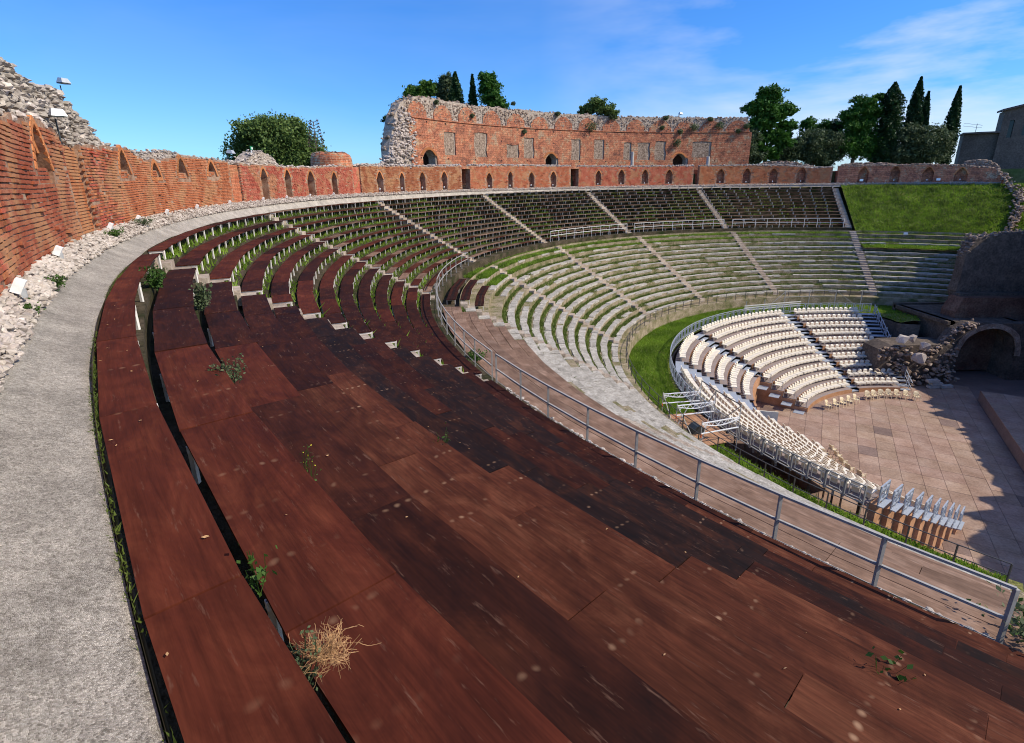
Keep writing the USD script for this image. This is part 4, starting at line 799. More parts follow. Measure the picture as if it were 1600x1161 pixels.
# stones edging the right end
w = thing('rubble_edge', 'pale ragged stone edge running down the right side of the grass bank', 'rubble'); cs, sz = [], []
for s in np.linspace(0, 1, 420):
    R = 55.5 - 12.5 * s; t = np.interp(s, [0, .3, .6, 1], [171.8, 174.2, 174.4, 173.6]) + rgs.normal(0, .35); z = np.interp(s, [0, .2, 1], [1.6, .0, -6.0]); q = rgs.uniform(.15, .45)
    cs.append(P(R, t, z + rgs.uniform(-.5, .45))); sz.append((q * 1.2, q, q * .8))
order = np.argsort([-x[0] for x in sz])
for i in order[:150]: obj('stone', stone(cs[i], sz[i], rgs), 'rubble_dark', w)
stones_mesh([cs[i] for i in order[150:]], [sz[i] for i in order[150:]], rgs).build('small_stones', 'rubble_dark', w, kind='stuff')
w = thing('rubble_strip', 'low strip of dark and pale rubble along the foot of the grass bank', 'rubble'); cs, sz = [], []
for t in rgs.uniform(152, 171, 420): q = rgs.uniform(.12, .3); cs.append(P(rgs.uniform(39.7, 40.4), t, -7.95 + rgs.uniform(-.3, .25))); sz.append((q * 1.3, q, q * .8))
for i in range(160): obj('stone', stone(cs[i], sz[i], rgs), 'rubble', w)
stones_mesh(cs[160:], sz[160:], rgs).build('small_stones', 'rubble', w, kind='stuff')
# corner at the near end of the rows (bottom right of the picture)
w = thing('rubble_corner', 'heap of grey stones at the near end of the plank rows', 'rubble')
for _ in range(170):
    R = rgs.uniform(31, 45); q = rgs.uniform(.15, .4); obj('stone', stone(P(R, rgs.uniform(-4.2, -2.1), -5.9 - .56 * (44.5 - R) + rgs.uniform(-.1, .2)), (q * 1.3, q, q * .7), rgs), 'rubble_dark', w)

# ---------------------------------------------------------------- orchestra floor: slabs, stage
e1 = np.array([.51, .86]); e2 = np.array([.86, -.51]); e1 /= np.linalg.norm(e1); e2 /= np.linalg.norm(e2)
fl = thing('orchestra_floor', 'reddish paved floor of the orchestra', 'floor', kind='structure')
m = MB(); m.sector(.01, 26.5, -180, 180, Z_FLOOR - .5, Z_FLOOR - .03, 90); m.build('bedding', 'slab_dark', fl)
S0 = FL(-.83, -3.34)                                   # a point on the stage front
slabs = []
for i in range(-16, 22):
    for j in range(0, 15):
        wj = 1.35; li = 1.62
        c = S0 + e1 * (i * li + (.0 if j % 2 else .5 * 0)) - e2 * (j + .5) * wj
        if np.hypot(*c) < 18.5: slabs.append((c, li, wj))
slabs.sort(key=lambda s: np.hypot(s[0][0] - CAM[0], s[0][1] - CAM[1]))
yaw = math.atan2(e1[1], e1[0]); rest = MB()
cen = np.array([-6.5, 1.5]); slabs.sort(key=lambda s: np.hypot(*(s[0] - cen)))
for i, (c, li, wj) in enumerate(slabs):
    b = MB().box([*c, Z_FLOOR - .05 + rgs.normal(0, .003)], (li - .025, wj - .025, .1), yaw)
    if i < 290: b.build('paving_slab', 'slab_dark' if rgs.random() < .06 else 'slab', fl)
    else: rest.add(b.v[0], b.f[0])
rest.build('outer_slabs', 'slab', fl, kind='stuff')
st = thing('stage', 'low brown stage platform at the right edge of the orchestra', 'stage')
sc = S0 + e1 * 1.0 + e2 * 7; MB().box([*(S0 + e1 * (-3.5) + e2 * 6.0), Z_FLOOR + .55], (39.0, 11.9, 1.1), yaw).build('platform', 'slab_dark', st)
for i in range(-14, 10):
    for j in range(7): MB().box([*(S0 + e1 * (-3.5 + (i + 2.5) * 1.6) + e2 * (.85 + j * 1.65)), Z_FLOOR + 1.12], (1.57, 1.62, .05), yaw).build('deck_board', 'slab', st)

# off to the right: ruined stage building whose pieces shade the orchestra
def frons(label, u0, u1, prof, d=12.0, thick=1.6):
    w = thing('stage_building', label, 'ruin'); n = max(6, int((u1 - u0) / .5)); us = np.linspace(u0, u1, n); rg = np.random.default_rng(int(u0 * 3 + 400))
    hs = np.interp(us, *zip(*prof)) + rg.normal(0, .22, n); poly = Polygon([(u0, 0), (u1, 0)] + list(zip(us[::-1], hs[::-1])))
    for cx in np.arange(u0 + 2.2, u1 - 2, 4.4): poly = poly.difference(sbox(cx - .7, 3.2, cx + .7, 5.6))
    ex = trimesh.creation.extrude_polygon(poly, thick); v = np.array(ex.vertices); b0 = S0 + e2 * d
    pos = np.c_[b0[0] + e1[0] * v[:, 0] + e2[0] * v[:, 2], b0[1] + e1[1] * v[:, 0] + e2[1] * v[:, 2], v[:, 1] + Z_FLOOR]
    obj('masonry', (pos, np.array(ex.faces)), 'brick_far', w)
    cs = [np.array([*(b0 + e1 * u + e2 * rg.uniform(0, thick)), Z_FLOOR + h + rg.uniform(-.2, .15)]) for u, h in zip(us, hs) for _ in range(3)]
    stones_mesh(cs, [(q, q, q * .7) for q in rg.uniform(.25, .6, len(cs))], rg).build('ragged_top', 'rubble_dark', w, kind='stuff')

# shaded retaining block at the right end with the vaulted passage
vb = thing('vaulted_passage', 'dark vaulted passage mouth at the far right of the orchestra', 'vault')
def wall_y(mb, poly, y, thick):
    ex = trimesh.creation.extrude_polygon(poly, thick); v = np.array(ex.vertices); return mb.add(np.c_[v[:, 0], y + v[:, 2], v[:, 1]], np.array(ex.faces)[:, ::-1])
arch = Polygon([(9.6, -20.7), (15.9, -20.7)] + [(12.75 + 3.15 * math.cos(a) * (1.05 if .5 < a < 2.6 else 1), -17.2 + 3.0 * math.sin(a)) for a in np.linspace(0, math.pi, 15)])
edge = [(6.6, -20.6), (26, -20.6), (26, -13.7), (16.5, -13.75), (10.2, -13.6), (8.9, -14.3), (7.8, -16.2), (7.0, -18.2)]
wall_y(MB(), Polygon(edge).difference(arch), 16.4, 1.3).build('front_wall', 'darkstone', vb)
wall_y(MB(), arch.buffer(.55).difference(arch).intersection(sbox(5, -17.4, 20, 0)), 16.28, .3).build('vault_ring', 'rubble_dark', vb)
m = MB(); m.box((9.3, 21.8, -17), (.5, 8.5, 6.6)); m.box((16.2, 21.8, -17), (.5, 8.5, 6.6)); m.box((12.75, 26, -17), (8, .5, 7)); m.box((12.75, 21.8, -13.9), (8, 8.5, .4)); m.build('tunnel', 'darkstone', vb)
cs, sz = [], []
for _ in range(110):
    y = rgs.uniform(0, 1); q = rgs.uniform(.2, .5)
    e = np.interp(y, [0, .35, .65, 1], [0, 1, 2, 3]); xx = np.interp(e, [0, 1, 2, 3], [6.9, 7.6, 8.9, 10.6]); zz = np.interp(e, [0, 1, 2, 3], [-19.2, -16.4, -14.4, -13.6])
    cs.append(np.array([xx + rgs.normal(0, .2), 16.2 + rgs.uniform(-.2, .5), zz + rgs.normal(0, .2)])); sz.append((q * 1.2, q, q * .8))
for c, s in zip(cs, sz): obj('stone', stone(c, s, rgs), 'rubble_dark', vb)
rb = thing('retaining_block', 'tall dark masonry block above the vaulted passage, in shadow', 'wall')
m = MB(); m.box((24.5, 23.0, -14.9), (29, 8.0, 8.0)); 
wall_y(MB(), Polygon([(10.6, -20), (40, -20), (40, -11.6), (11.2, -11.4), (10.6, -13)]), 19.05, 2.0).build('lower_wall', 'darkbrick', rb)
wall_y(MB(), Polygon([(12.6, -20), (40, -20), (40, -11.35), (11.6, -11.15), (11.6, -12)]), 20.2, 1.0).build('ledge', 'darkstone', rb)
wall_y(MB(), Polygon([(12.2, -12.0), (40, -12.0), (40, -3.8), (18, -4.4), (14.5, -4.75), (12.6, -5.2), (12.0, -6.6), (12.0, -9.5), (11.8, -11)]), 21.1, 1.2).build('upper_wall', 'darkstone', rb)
cs = [np.array([np.interp(s, [0, .4, 1], [12.0, 12.8, 24]), 21.2 + rgs.uniform(-.2, 1.3), np.interp(s, [0, .25, 1], [-7.0, -5.1, -4.0]) + rgs.normal(0, .15)]) for s in rgs.random(160)]
stones_mesh(cs, [(q * 1.2, q, q * .8) for q in rgs.uniform(.2, .45, 160)], rgs).build('ragged_stones', 'rubble_dark', rb, kind='stuff')
# tumbled blocks beside the passage
for x, y, z, s, lab in [(2.0, 14.8, -14.1, 1.3, 'pale grey boulder nearest the grandstand corner'), (3.4, 15.4, -14.2, 1.2, 'upright pale boulder beside the grandstand corner'), (4.6, 15.0, -15.0, 1.3, 'leaning pale slab above the tumbled boulders'), (4.0, 14.6, -16.2, 1.6, 'largest pale boulder left of the vaulted passage')]:
    v, f = stone(np.array([x, y, z - .7]), (s * .95, s * .8, s * .8), rgs); obj('boulder', (v, f), 'rubble', None, label=lab, cat='boulder')
w = thing('broken_masonry', 'dark rubble slope left of the vaulted passage', 'rubble')
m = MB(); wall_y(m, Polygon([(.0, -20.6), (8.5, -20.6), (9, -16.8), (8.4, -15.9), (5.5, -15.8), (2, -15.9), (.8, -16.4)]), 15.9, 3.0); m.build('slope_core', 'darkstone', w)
for _ in range(260):
    x = rgs.uniform(.3, 9); z = rgs.uniform(-20.2, -15.9); q = rgs.uniform(.2, .55); obj('stone', stone(np.array([x, 15.8 + rgs.normal(0, .12) - .25 * max(0, -17 - z), z]), (q * 1.3, q, q * .8), rgs), 'rubble_dark', w)
w = thing('marble_fragments', 'small stack of pale marble fragments left of the vault mouth', 'stones')
for x, z in [(7.6, -20.08), (7.8, -19.75), (7.4, -19.42), (9.0, -20.08)]: MB().box((x - 1.5, 14.4, z), (1.2, .5, .28), rgs.normal(0, .2)).build('stone', 'marble', w)
exec_after = None

# ---------------------------------------------------------------- metal grandstand
gs = thing('grandstand', 'curved temporary metal grandstand around the orchestra', 'grandstand')
NS = 10
def srow(r): return 25.45 - 1.17 * r, -14.55 - .585 * r            # outer radius of the tread, tread height
def endA(r): return 9.2 - .62 * r
BLK = lambda r: [(endA(r) if r < 6 else {6: 15.0, 7: 25.0, 8: 36.0, 9: 43.5}[r], 55.0 - .75 * r)] + ([(62.3 - .2 * r, 80.6)] if r < 6 else []) + [((86.0 if r < 6 else 83.5), 119.6), (123.4, 142.0)]
seats = []
for r in range(NS):
    Ro, z = srow(r)
    for bi, (ta, tb) in enumerate(BLK(r)):
        m = MB(); m.sector(Ro - 1.17, Ro + .02, ta, tb, z - .06, z); m.build('tread_deck', 'deck', gs)
        m = MB(); m.sector(Ro - 1.20, Ro - 1.16, ta, tb, z - .50, z - .005); m.build('riser_board', 'ply', gs)
        n = int((tb - ta) * math.pi / 180 * (Ro - .3) / .57)
        for t in ta + (np.arange(n) + .5) * (tb - ta) / n: seats.append((r, bi, t, Ro - .30, z))
    for tc, hw in ((58.75 - .48 * r, 3.5 + .25 * r), (83.3, 2.6), (121.5, 1.9), (144.2, 2.1)):      # stair aisles
        if tc < 100 and r >= 6: continue
        for h in (0, 1):
            m = MB(); R1 = Ro - .75 * h; m.sector(R1 - (.74 if h == 0 else .42), R1, tc - hw, tc + hw, z - .05 - .27 * h, z + .02 - .27 * h); m.build('aisle_step', 'steel_blue', gs)
        if False: MB().hexa(np.concatenate([P(np.array([Ro - 1.1, Ro - 1.1, Ro - .1, Ro - .1]), np.array([tc + hw - .02, tc + hw - .12, tc + hw - .12, tc + hw - .02]), np.full(4, z) + d) for d in (-.1, .55)])).build('aisle_panel', 'steel_dark', gs)
# supporting posts and back railing panels
for t in np.arange(9.2, 146, 4.0):
    for R in (25.4, 22, 18.5): MB().bar(P(R, t, Z_FLOOR - .2 if R < 25 else Z_RING - .6), P(R, t, srow(max(0, (25.45 - R) / 1.17))[1] - .08), .09, .09).build('support_post', 'galv', gs)
    MB().bar(P(25.4, t, Z_RING - .3), P(25.4, min(t + 4, 146), -14.7), .06, .06).build('brace', 'galv', gs)
panel_t = np.linspace(9.3, 146, 63)
for a, c in zip(panel_t[:-1], panel_t[1:]):
    a += .06; c -= .06; zb = -14.52; zt = -13.42; m = MB(); R = 25.98
    for p, q in (((a, zb), (a, zt)), ((c, zb), (c, zt))): m.bar(P(R, p[0], p[1]), P(R, q[0], q[1]), .06, .06)
    for z in (zt, zb + .12): m.bar(P(R, a, z), P(R, c, z), .055, .055)
    ia, ic = a + (c - a) * .22, c - (c - a) * .22
    for p, q in (((ia, zb + .3), (ia, zt - .2)), ((ic, zb + .3), (ic, zt - .2)), ((ia, zb + .3), (ic, zb + .3)), ((ia, zt - .2), (ic, zt - .2)), ((a, zb + .12), (ia, zb + .3)), ((c, zb + .12), (ic, zb + .3)), ((a, zt), (ia, zt - .2)), ((c, zt), (ic, zt - .2))):
        m.bar(P(R, *p), P(R, *q), .038, .038)
    m.build('railing_panel', 'steel_blue' if a > 30 else 'galv', gs)
# stepped near end: plywood end boards and railing panels
for r in range(NS):
    Ro, z = srow(r); t = endA(r) - .08
    if r >= 6: mq = MB(); mq.sector(Ro - 1.17, Ro + .02, endA(r), endA(r) + 2.5, z - .06, z); mq.build('tread_deck', 'deck', gs)
    MB().hexa(np.concatenate([P(np.array([Ro - 1.2, Ro - 1.2, Ro, Ro]), np.array([t, t - .75, t - .75, t]), np.full(4, zz)) for zz in (Z_FLOOR, z)])).build('end_board', 'ply', gs)
    m = MB(); tt_ = t - .8
    for R in (Ro - .08, Ro - 1.1, Ro - .6): m.bar(P(R, tt_, z - .1), P(R, tt_, z + 1.12), .07, .07)
    for q in (1.1, .86, .25): m.bar(P(Ro - .02, tt_, z + q), P(Ro - 1.15, tt_, z + q), .07, .08)
    m.bar(P(Ro - .08, tt_, z + .25), P(Ro - 1.1, tt_, z + .86), .045, .045); m.bar(P(Ro - .08, tt_, z + .86), P(Ro - 1.1, tt_, z + .25), .045, .045)
    m.bar(P(Ro, tt_ - .3, z + .02), P(Ro - 1.15, tt_ - .3, z + .02), .26, .05)
    m.build('end_railing', 'steel_blue', gs)
    # right-hand end rails
    m = MB(); t = 146.4
    for R in (Ro - .05, Ro - .6): m.bar(P(R, t, z - .3), P(R, t, z + 1.1), .06, .06)
    m.bar(P(Ro, t, z + 1.1), P(Ro - 1.17, t, z + .555), .06, .06); m.bar(P(Ro, t, z + .5), P(Ro - 1.17, t, z - .045), .05, .05); m.bar(P(Ro - .05, t, z), P(Ro - .6, t, z + .9), .04, .04); m.bar(P(Ro - .05, t, z + 1.0), P(Ro - .6, t, z), .04, .04)
    m.build('end_railing', 'steel_blue', gs)
# vomitory between blocks
m = MB()
for r in range(5, NS):
    Ro, z = srow(r); m.sector(Ro - 1.17, Ro, 83.0, 83.3, Z_FLOOR, z - .06)
m.build('passage_wall', 'ply', gs)
m = MB(); m.sector(18.3, 18.5, 58, 83, Z_FLOOR, -17.6); m.build('passage_back', 'ply', gs)
m = MB(); m.sector(16.6, 18.4, 57.0, 57.3, Z_FLOOR, -17.9); m.build('passage_side', 'bulkhead', gs)
for r in range(6, NS):
    Ro, z = srow(r); m = MB()
    for R in (Ro - .1, Ro - 1.05): m.bar(P(R, 83.1, z), P(R, 83.1, z + .95), .045, .045)
    for q in (.95, .5): m.bar(P(Ro - .1, 83.1, z + q), P(Ro - 1.05, 83.1, z + q), .045, .045)
    m.build('passage_rail', 'galv', gs)
    m = MB(); m.sector(Ro - 1.0, Ro - .1, 79.5, 83.0, z - .45, z - .4); m.build('passage_platform', 'steel_blue', gs)

# cream seats
def seat_meshes():
    back = Polygon([(-.22, 0), (.22, 0), (.235, .20), (.21, .30), (.14, .36), (0, .38), (-.14, .36), (-.21, .30), (-.235, .20)])
    e = trimesh.creation.extrude_polygon(back, .035); v = np.array(e.vertices); vb = np.c_[v[:, 2] - .015 + .10 * (v[:, 0] / .215) ** 2 * -1 + .09 - .18 * v[:, 1] * .35, v[:, 0], v[:, 1] + .42]
    s = MB(); s.box((-.22, 0, .42), (.58, .50, .06)); s.box((-.52, 0, .36), (.04, .49, .16)); l = MB()
    l.box((-.15, 0, .2), (.05, .36, .40)); 
    return (vb, np.array(e.faces)), s, l
bk, se, le = seat_meshes()
def seat_thing(name, label, group, mats='cream'):
    t = UsdGeom.Xform.Define(stage, numbered('/World', name)); p = tag(t.GetPrim(), label, 'seat', group)
    return t, p
def seat_pose(s):
    r, bi, t, R, z = s; c = P(R, t, z); a = math.degrees(A0) - t       # local +x points outward
    return c, a
seats.sort(key=lambda s: np.linalg.norm(P(s[3], s[2], s[4]) - CAM))
restm = MB()
def xf(v, c, a):
    ca, sa = math.cos(math.radians(a)), math.sin(math.radians(a)); return np.c_[v[:, 0] * ca - v[:, 1] * sa, v[:, 0] * sa + v[:, 1] * ca, v[:, 2]] + c
sm = MB().add(*bk).add(np.vstack(se.v), np.vstack(se.f)).add(np.vstack(le.v), np.vstack(le.f)); sv, sf = np.vstack(sm.v), np.vstack(sm.f)
for i, s in enumerate(seats):
    c, a = seat_pose(s); a += rgs.normal(0, 2.2); c = c + [*rgs.normal(0, .012, 2), 0]
    if i < 300: obj('seat', (xf(sv, c, a), sf), 'cream', gs)
    else: restm.add(xf(sv, c, a), sf)
restm.build('far_seats', 'cream', gs, kind='stuff')

# loose armchairs on the floor
def armchair(label, loc, rz):
    t = thing('plastic_armchair', label, 'chair', None, loc, rz)
    e = trimesh.creation.extrude_polygon(Polygon([(-.25, 0), (.25, 0), (.26, .30), (.22, .42), (.0, .46), (-.22, .42), (-.26, .30)]), .03); v = np.array(e.vertices)
    obj('backrest', (np.c_[v[:, 2] + .22 + .22 * v[:, 1] - .12 * (v[:, 0] / .26) ** 2, v[:, 0], v[:, 1] + .44], np.array(e.faces)), 'cream_old', t, smooth=40)
    MB().box((0, 0, .42), (.46, .48, .04)).build('seat', 'cream_old', t)
    for sx, sy in ((-1, -1), (-1, 1), (1, -1), (1, 1)): MB().bar((.2 * sx, .21 * sy, .42), (.25 * sx, .25 * sy, 0), .055, .03).build('leg', 'cream_old', t)
    for sy in (-1, 1): m = MB(); m.bar((-.2, .25 * sy, .63), (.24, .25 * sy, .64), .06, .03); m.bar((-.19, .25 * sy, .63), (-.2, .24 * sy, .42), .05, .03); m.build('armrest', 'cream_old', t)
    return t
CH = [(-8.78, 8.6), (-7.85, 8.85), (-6.95, 9.2), (-6.05, 9.6), (-5.2, 9.95)], [(-3.5, 10.75), (-2.75, 10.9), (-1.95, 11.05), (-1.15, 11.1), (-.35, 11.0), (.45, 10.8), (1.2, 10.4)], [(-13.4, .0), (-13.6, -1.0), (-13.8, -2.0), (-14.5, -.7), (-14.6, -1.7), (-14.7, -2.7), (-13.9, -3.0), (-13.6, -3.9)], [(-14.7, -6.1), (-14.0, -5.8), (-14.35, -6.8), (-13.75, -6.5), (-13.75, -7.3), (-13.2, -7.1), (-13.3, -8.0), (-12.75, -7.7), (-12.85, -8.6), (-12.3, -8.4)]
CHL = ['cream armchair of the short loose row left of the floor gap, %s', 'cream armchair of the longer loose row before the far seats, %s', 'beige armchair in the cluster beside the near seats, %s', 'beige armchair behind the grey end rails of the grandstand, %s']
proto = None
for g, (lst, lb) in enumerate(zip(CH, CHL)):
    for i, (x, y) in enumerate(lst):
        pos = ['first from the left', 'second from the left', 'third from the left', 'fourth from the left', 'fifth from the left', 'sixth from the left', 'seventh from the left', 'eighth from the left', 'ninth from the left', 'last on the right'][i] if g < 2 else ['farthest', 'second farthest', 'third farthest', 'fourth farthest', 'fifth', 'sixth', 'seventh', 'eighth', 'ninth', 'nearest'][i] + ' from the camera' * 0
        x, y = FL(x, y); a = math.degrees(math.atan2(y, x)) + rgs.normal(0, 6); lab = lb % pos; gr = 'loose plastic armchairs on the orchestra floor'
        if proto is None: proto = armchair(lab, (x, y, Z_FLOOR), a); tag(proto, group=gr)
        else: dup(proto, lab, (x, y, Z_FLOOR), a, gr)
for i, (x, y) in enumerate(CH[3]): pass

# scaffold towers between the fence and the grandstand
tw = thing('scaffold_tower', 'grey scaffold frames with brown boards beside the near back of the grandstand', 'scaffold')
TT = [35.6, 31.6, 26.2]
for i, t in enumerate(TT):
    for R in (26.4, 29.2): MB().bar(P(R, t, -15), P(R, t, -12.5 if R > 27 else -11.8), .06, .06, 6).build('upright', 'galv', tw)
    m = MB()
    for z in (-12.65, -13.35): m.bar(P(26.4, t, z), P(29.2, t, z), .055, .055)
    for s in np.linspace(0, 1, 7)[:-1]: m.bar(P(26.4 + 2.8 * s, t, -12.65), P(26.4 + 2.8 * (s + 1 / 12), t, -12.95 + .0), .03, .03); m.bar(P(26.4 + 2.8 * (s + 1 / 12), t, -12.95), P(26.4 + 2.8 * (s + 1 / 6), t, -12.65), .03, .03)
    for s in np.linspace(0, 1, 9)[:-1]: m.bar(P(26.4 + 2.8 * s, t, -12.72 - .26 * math.sin(s * math.pi)), P(26.4 + 2.8 * (s + .125), t, -12.72 - .26 * math.sin((s + .125) * math.pi)), .045, .045)
    m.build('lattice_beam', 'lampwhite', tw)
    MB().bar(P(29.2, t, -13.6), P(29.2, t, -13.35), .075, .075, 6).build('orange_clamp', 'orange', tw)
for a, c in zip(TT[:-1], TT[1:]):
    MB().bar(P(29.2, a, -12.6), P(29.2, c, -14.6), .045, .045).build('brace', 'galv', tw); MB().bar(P(26.4, a, -14.5), P(26.4, c, -11.9), .045, .045).build('brace', 'galv', tw); MB().bar(P(29.2, c, -14.3), P(26.4, a, -12.2), .045, .045).build('brace', 'galv', tw)
    MB().bar(P(26.4, a, -11.85), P(26.4, c, -11.85), .05, .05).build('handrail', 'steel_dark', tw)
for i in range(9):
    r0 = 26.5 + .3 * i; MB().hexa(np.concatenate([P(np.array([r0, r0, r0 + .28, r0 + .28]), np.array([35.6, 26.2, 26.2, 35.6]), np.full(4, -14.25) + d) for d in (-.05, 0)])).build('deck_board', 'ply', tw)
m = MB(); m.bar(P(28.2, 30.6, -14.15), P(28.2, 29.2, -14.15), .9, .5, 10); m.build('tarpaulin_roll', 'lampdark', tw, label='dark bundle lying on the scaffold boards')

# far scaffold frames behind the top row
fr = thing('scaffold_tower', 'open scaffold tower frame behind the top row of the far seats', 'scaffold')
for t in (112, 118, 124, 131, 138, 144.5): MB().bar(P(27.3, t, -14.8), P(27.3, t, -12.0 if t > 119 else -12.9), .07, .07).build('upright', 'galv', fr)
for z in (-12.05, -12.8): MB().bar(P(27.3, 124, z), P(27.3, 131, z), .06, .06).build('cross_tube', 'galv', fr); MB().bar(P(27.3, 131, z), P(27.3, 138, z), .06, .06).build('cross_tube', 'galv', fr)
MB().bar(P(27.3, 118, -14.3), P(27.3, 124, -12.1), .05, .05).build('brace', 'galv', fr); MB().bar(P(27.3, 138, -12.1), P(27.3, 144.5, -14.4), .05, .05).build('brace', 'galv', fr)
for i, z in enumerate((-13.3, -13.55, -13.8)): MB().bar(P(26.7, 110, z), P(26.7, 128, z), .05, .12).build('bleacher_board', 'fabric', fr)

# ---------------------------------------------------------------- lamps, signs, poles
def spot(label, loc, rz):
    t = thing('floor_spotlight', label, 'spotlight', 'small white floodlights along the wall foot', loc, rz)
    MB().box((0, 0, .09), (.10, .13, .16), 0, .5).build('housing', 'lampwhite', t); MB().box((.03, 0, .0), (.05, .05, .10)).build('bracket', 'lampgrey', t)
    return t
sp = None
SPT = [(8.6, 'lowest at the left edge'), (12.9, 'beside the nearest niche'), (19.6, 'right of the first recess'), (23.4, 'under the second niche'), (27.5, 'under the third niche'), (31.8, 'under the fourth niche'), (36.6, 'left of the second recess'), (41.6, 'right of the second recess'), (45.2, 'under the niches before the olive'), (49.0, 'right of the olive'), (53.0, 'below the brick stump')] + [((x[0] + x[1]) / 2, 'far') for i, x in enumerate(NICHE[9:])]
NW = ['left end', 'middle', 'right end']
for i, (t, s) in enumerate(SPT):
    lab = f'small white spotlight at the wall foot, {s}' if i < 11 else f'tiny white spotlight in the {["first", "second", "third", "fourth"][(i - 11) % 4]} niche {["below the left end of the tall ruin", "between the two dark doorways", "left of the broken doorway", "below the big pine", "above the grass bank"][(i - 11) // 4]}'
    loc = P(RW(t) - (.16 if i < 11 else -.1), t, float(ZB(t)) + (.10 if i < 11 else .35)); a = math.degrees(A0) - t + 180
    if sp is None: sp = spot(lab, loc, a)
    else: dup(sp, lab, loc, a, 'small white floodlights along the wall foot' if i < 11 else 'tiny far spotlights in the niches')
def flood(label, loc, rz, pole, scale=1.0, tilt=.5):
    t = thing('floodlight', label, 'floodlight', None, loc, rz); s = scale
    MB().bar((0, 0, -pole), (0, 0, 0), .045 * s, .045 * s, 6).build('pole', 'lampdark', t)
    m = MB(); e = [(-.2, -.16, .0), (.2, -.2, -.03), (.2, .2, -.03), (-.2, .16, .0), (-.12, -.1, .2), (.12, -.14, .16), (.12, .14, .16), (-.12, .1, .2)]
    m.hexa(np.array(e) * s + [.22 * s, 0, .06]); m.build('housing', 'lampgrey', t); MB().box((.23 * s, 0, .035), (.36 * s, .34 * s, .03), 0, .08).build('glass', 'lampdark', t)
    return t
flood('grey floodlight hanging out in front of the rubble mass above the niche', P(RW(17.0) - .04, 16.95, 3.16), -35, .5, .75)
flood('small floodlight on the crest of the pale rubble mass', P(RW(18) + .35, 20.0, 4.26), -15, .35, .6)
flood('white floodlight on the wall left of the green sign', P(RW(38) + .4, 38.8, 3.42), 0, .5, 1.0)
for px, z, lab in [(120, 12.2, 'tiny white floodlight on top of the tall ruin')]: flood(lab, P(R2 + .5, 124.8, 12.45), 30, .6, 1.6)
sg = thing('green_sign', 'small green and white sign on a pale post in front of the olive', 'sign', None, P(RW(42.3) + .45, 42.3, 3.0), math.degrees(A0) - 42.3)
MB().bar((0, 0, 0), (0, 0, .95), .04, .04).build('post', 'lampwhite', sg); MB().box((-.02, 0, .95), (.03, .34, .20), 0).build('board', 'green_sign', sg); MB().box((-.04, -.05, .95), (.012, .16, .13)).build('panel', 'lampwhite', sg)
for R, t, z, lab in [(42.5, 158.6, -7.1, 'small white notice board on a post at the foot of the grass bank'), (54.9, 153.5, .3, 'small pale notice before the left shaded niche'), (54.9, 164.2, .3, 'small pale notice before the right shaded niche')]:
    s = thing('notice_board', lab, 'sign', None, P(R, t, z), math.degrees(A0) - t); MB().bar((0, 0, 0), (0, 0, .8), .05, .05).build('post', 'lampdark', s); MB().box((-.02, 0, .85), (.03, .5, .34)).build('board', 'lampwhite', s)
# TV aerial on the far house and agave stalk by the stump
ag = thing('agave_stalk', 'tall dry agave flower stalk above the brick stump', 'plant'); c = P(60.5, 59.6, 2.8)
m = MB(); m.bar(c, c + [0, 0, 4.6], .08, .08, 6); m.build('stalk', 'trunk', ag)
for i, z in enumerate(np.linspace(2.2, 4.5, 9)):
    for sgn in (-1, 1): m = MB(); L_ = .7 - .05 * i; m.bar(c + [0, 0, z], c + [sgn * L_, .1, z + .18], .05, .05); m.add(*bush(c + [sgn * L_, .1, z + .2], .13, 14, .16, 'trunk', rgs)); m.build('flower_branch', 'trunk', ag)

# ---------------------------------------------------------------- trees
def tree(name, label, base, lobes, n, leaf, material, trunk_h, trunk_r, seed, clump=.35, group=None):
    t = thing(name, label, 'tree', group); rg = np.random.default_rng(seed); base = np.asarray(base, float)
    vol = np.array([a[3] * a[4] * a[5] for a in lobes]) ** (2 / 3); vol /= vol.sum(); pts = []
    tr = MB(); topz = max(l[2] for l in lobes) * .75
    tr.bar(base, base + [0, 0, trunk_h], trunk_r * 2, trunk_r * 2, 8); tr.bar(base + [0, 0, trunk_h * .95], base + [0, 0, max(topz, trunk_h)], trunk_r * 1.2, trunk_r * 1.2, 6)
    for l in lobes[:7]: tr.bar(base + [0, 0, trunk_h * .8], base + np.array(l[:3]), trunk_r * .7, trunk_r * .7, 5)
    tr.build('trunk', 'trunk', t)
    for l, wv in zip(lobes, vol):
        nc = max(10, int(n * wv / 42)); c = rg.normal(size=(nc, 3)); c /= np.linalg.norm(c, axis=1, keepdims=True); c *= rg.uniform(.55, 1.02, (nc, 1)); c = c * l[3:6] + l[:3]
        sr = clump * (l[3] * l[4] * l[5]) ** (1 / 3); q = rg.normal(size=(nc, 42, 3)) * sr * .42 * rg.uniform(.6, 1.3, (nc, 1, 1)); q[..., 2] *= .7
        pts.append((c[:, None] + q).reshape(-1, 3))
    p = np.vstack(pts) + base; obj('crown', leaves(p, leaf * 1.12, rg), material, t)
    # dark inner mass so that the crown is not see-through everywhere
    mm = []
    for l, wv in zip(lobes, vol):
        k = int(n * wv * .30); c = rg.normal(size=(k, 3)); c /= np.linalg.norm(c, axis=1, keepdims=True); mm.append(c * rg.uniform(.1, .72, (k, 1)) * l[3:6] + l[:3])
    obj('inner_foliage', leaves(np.vstack(mm) + base, leaf * 2.1, rg), material, t)
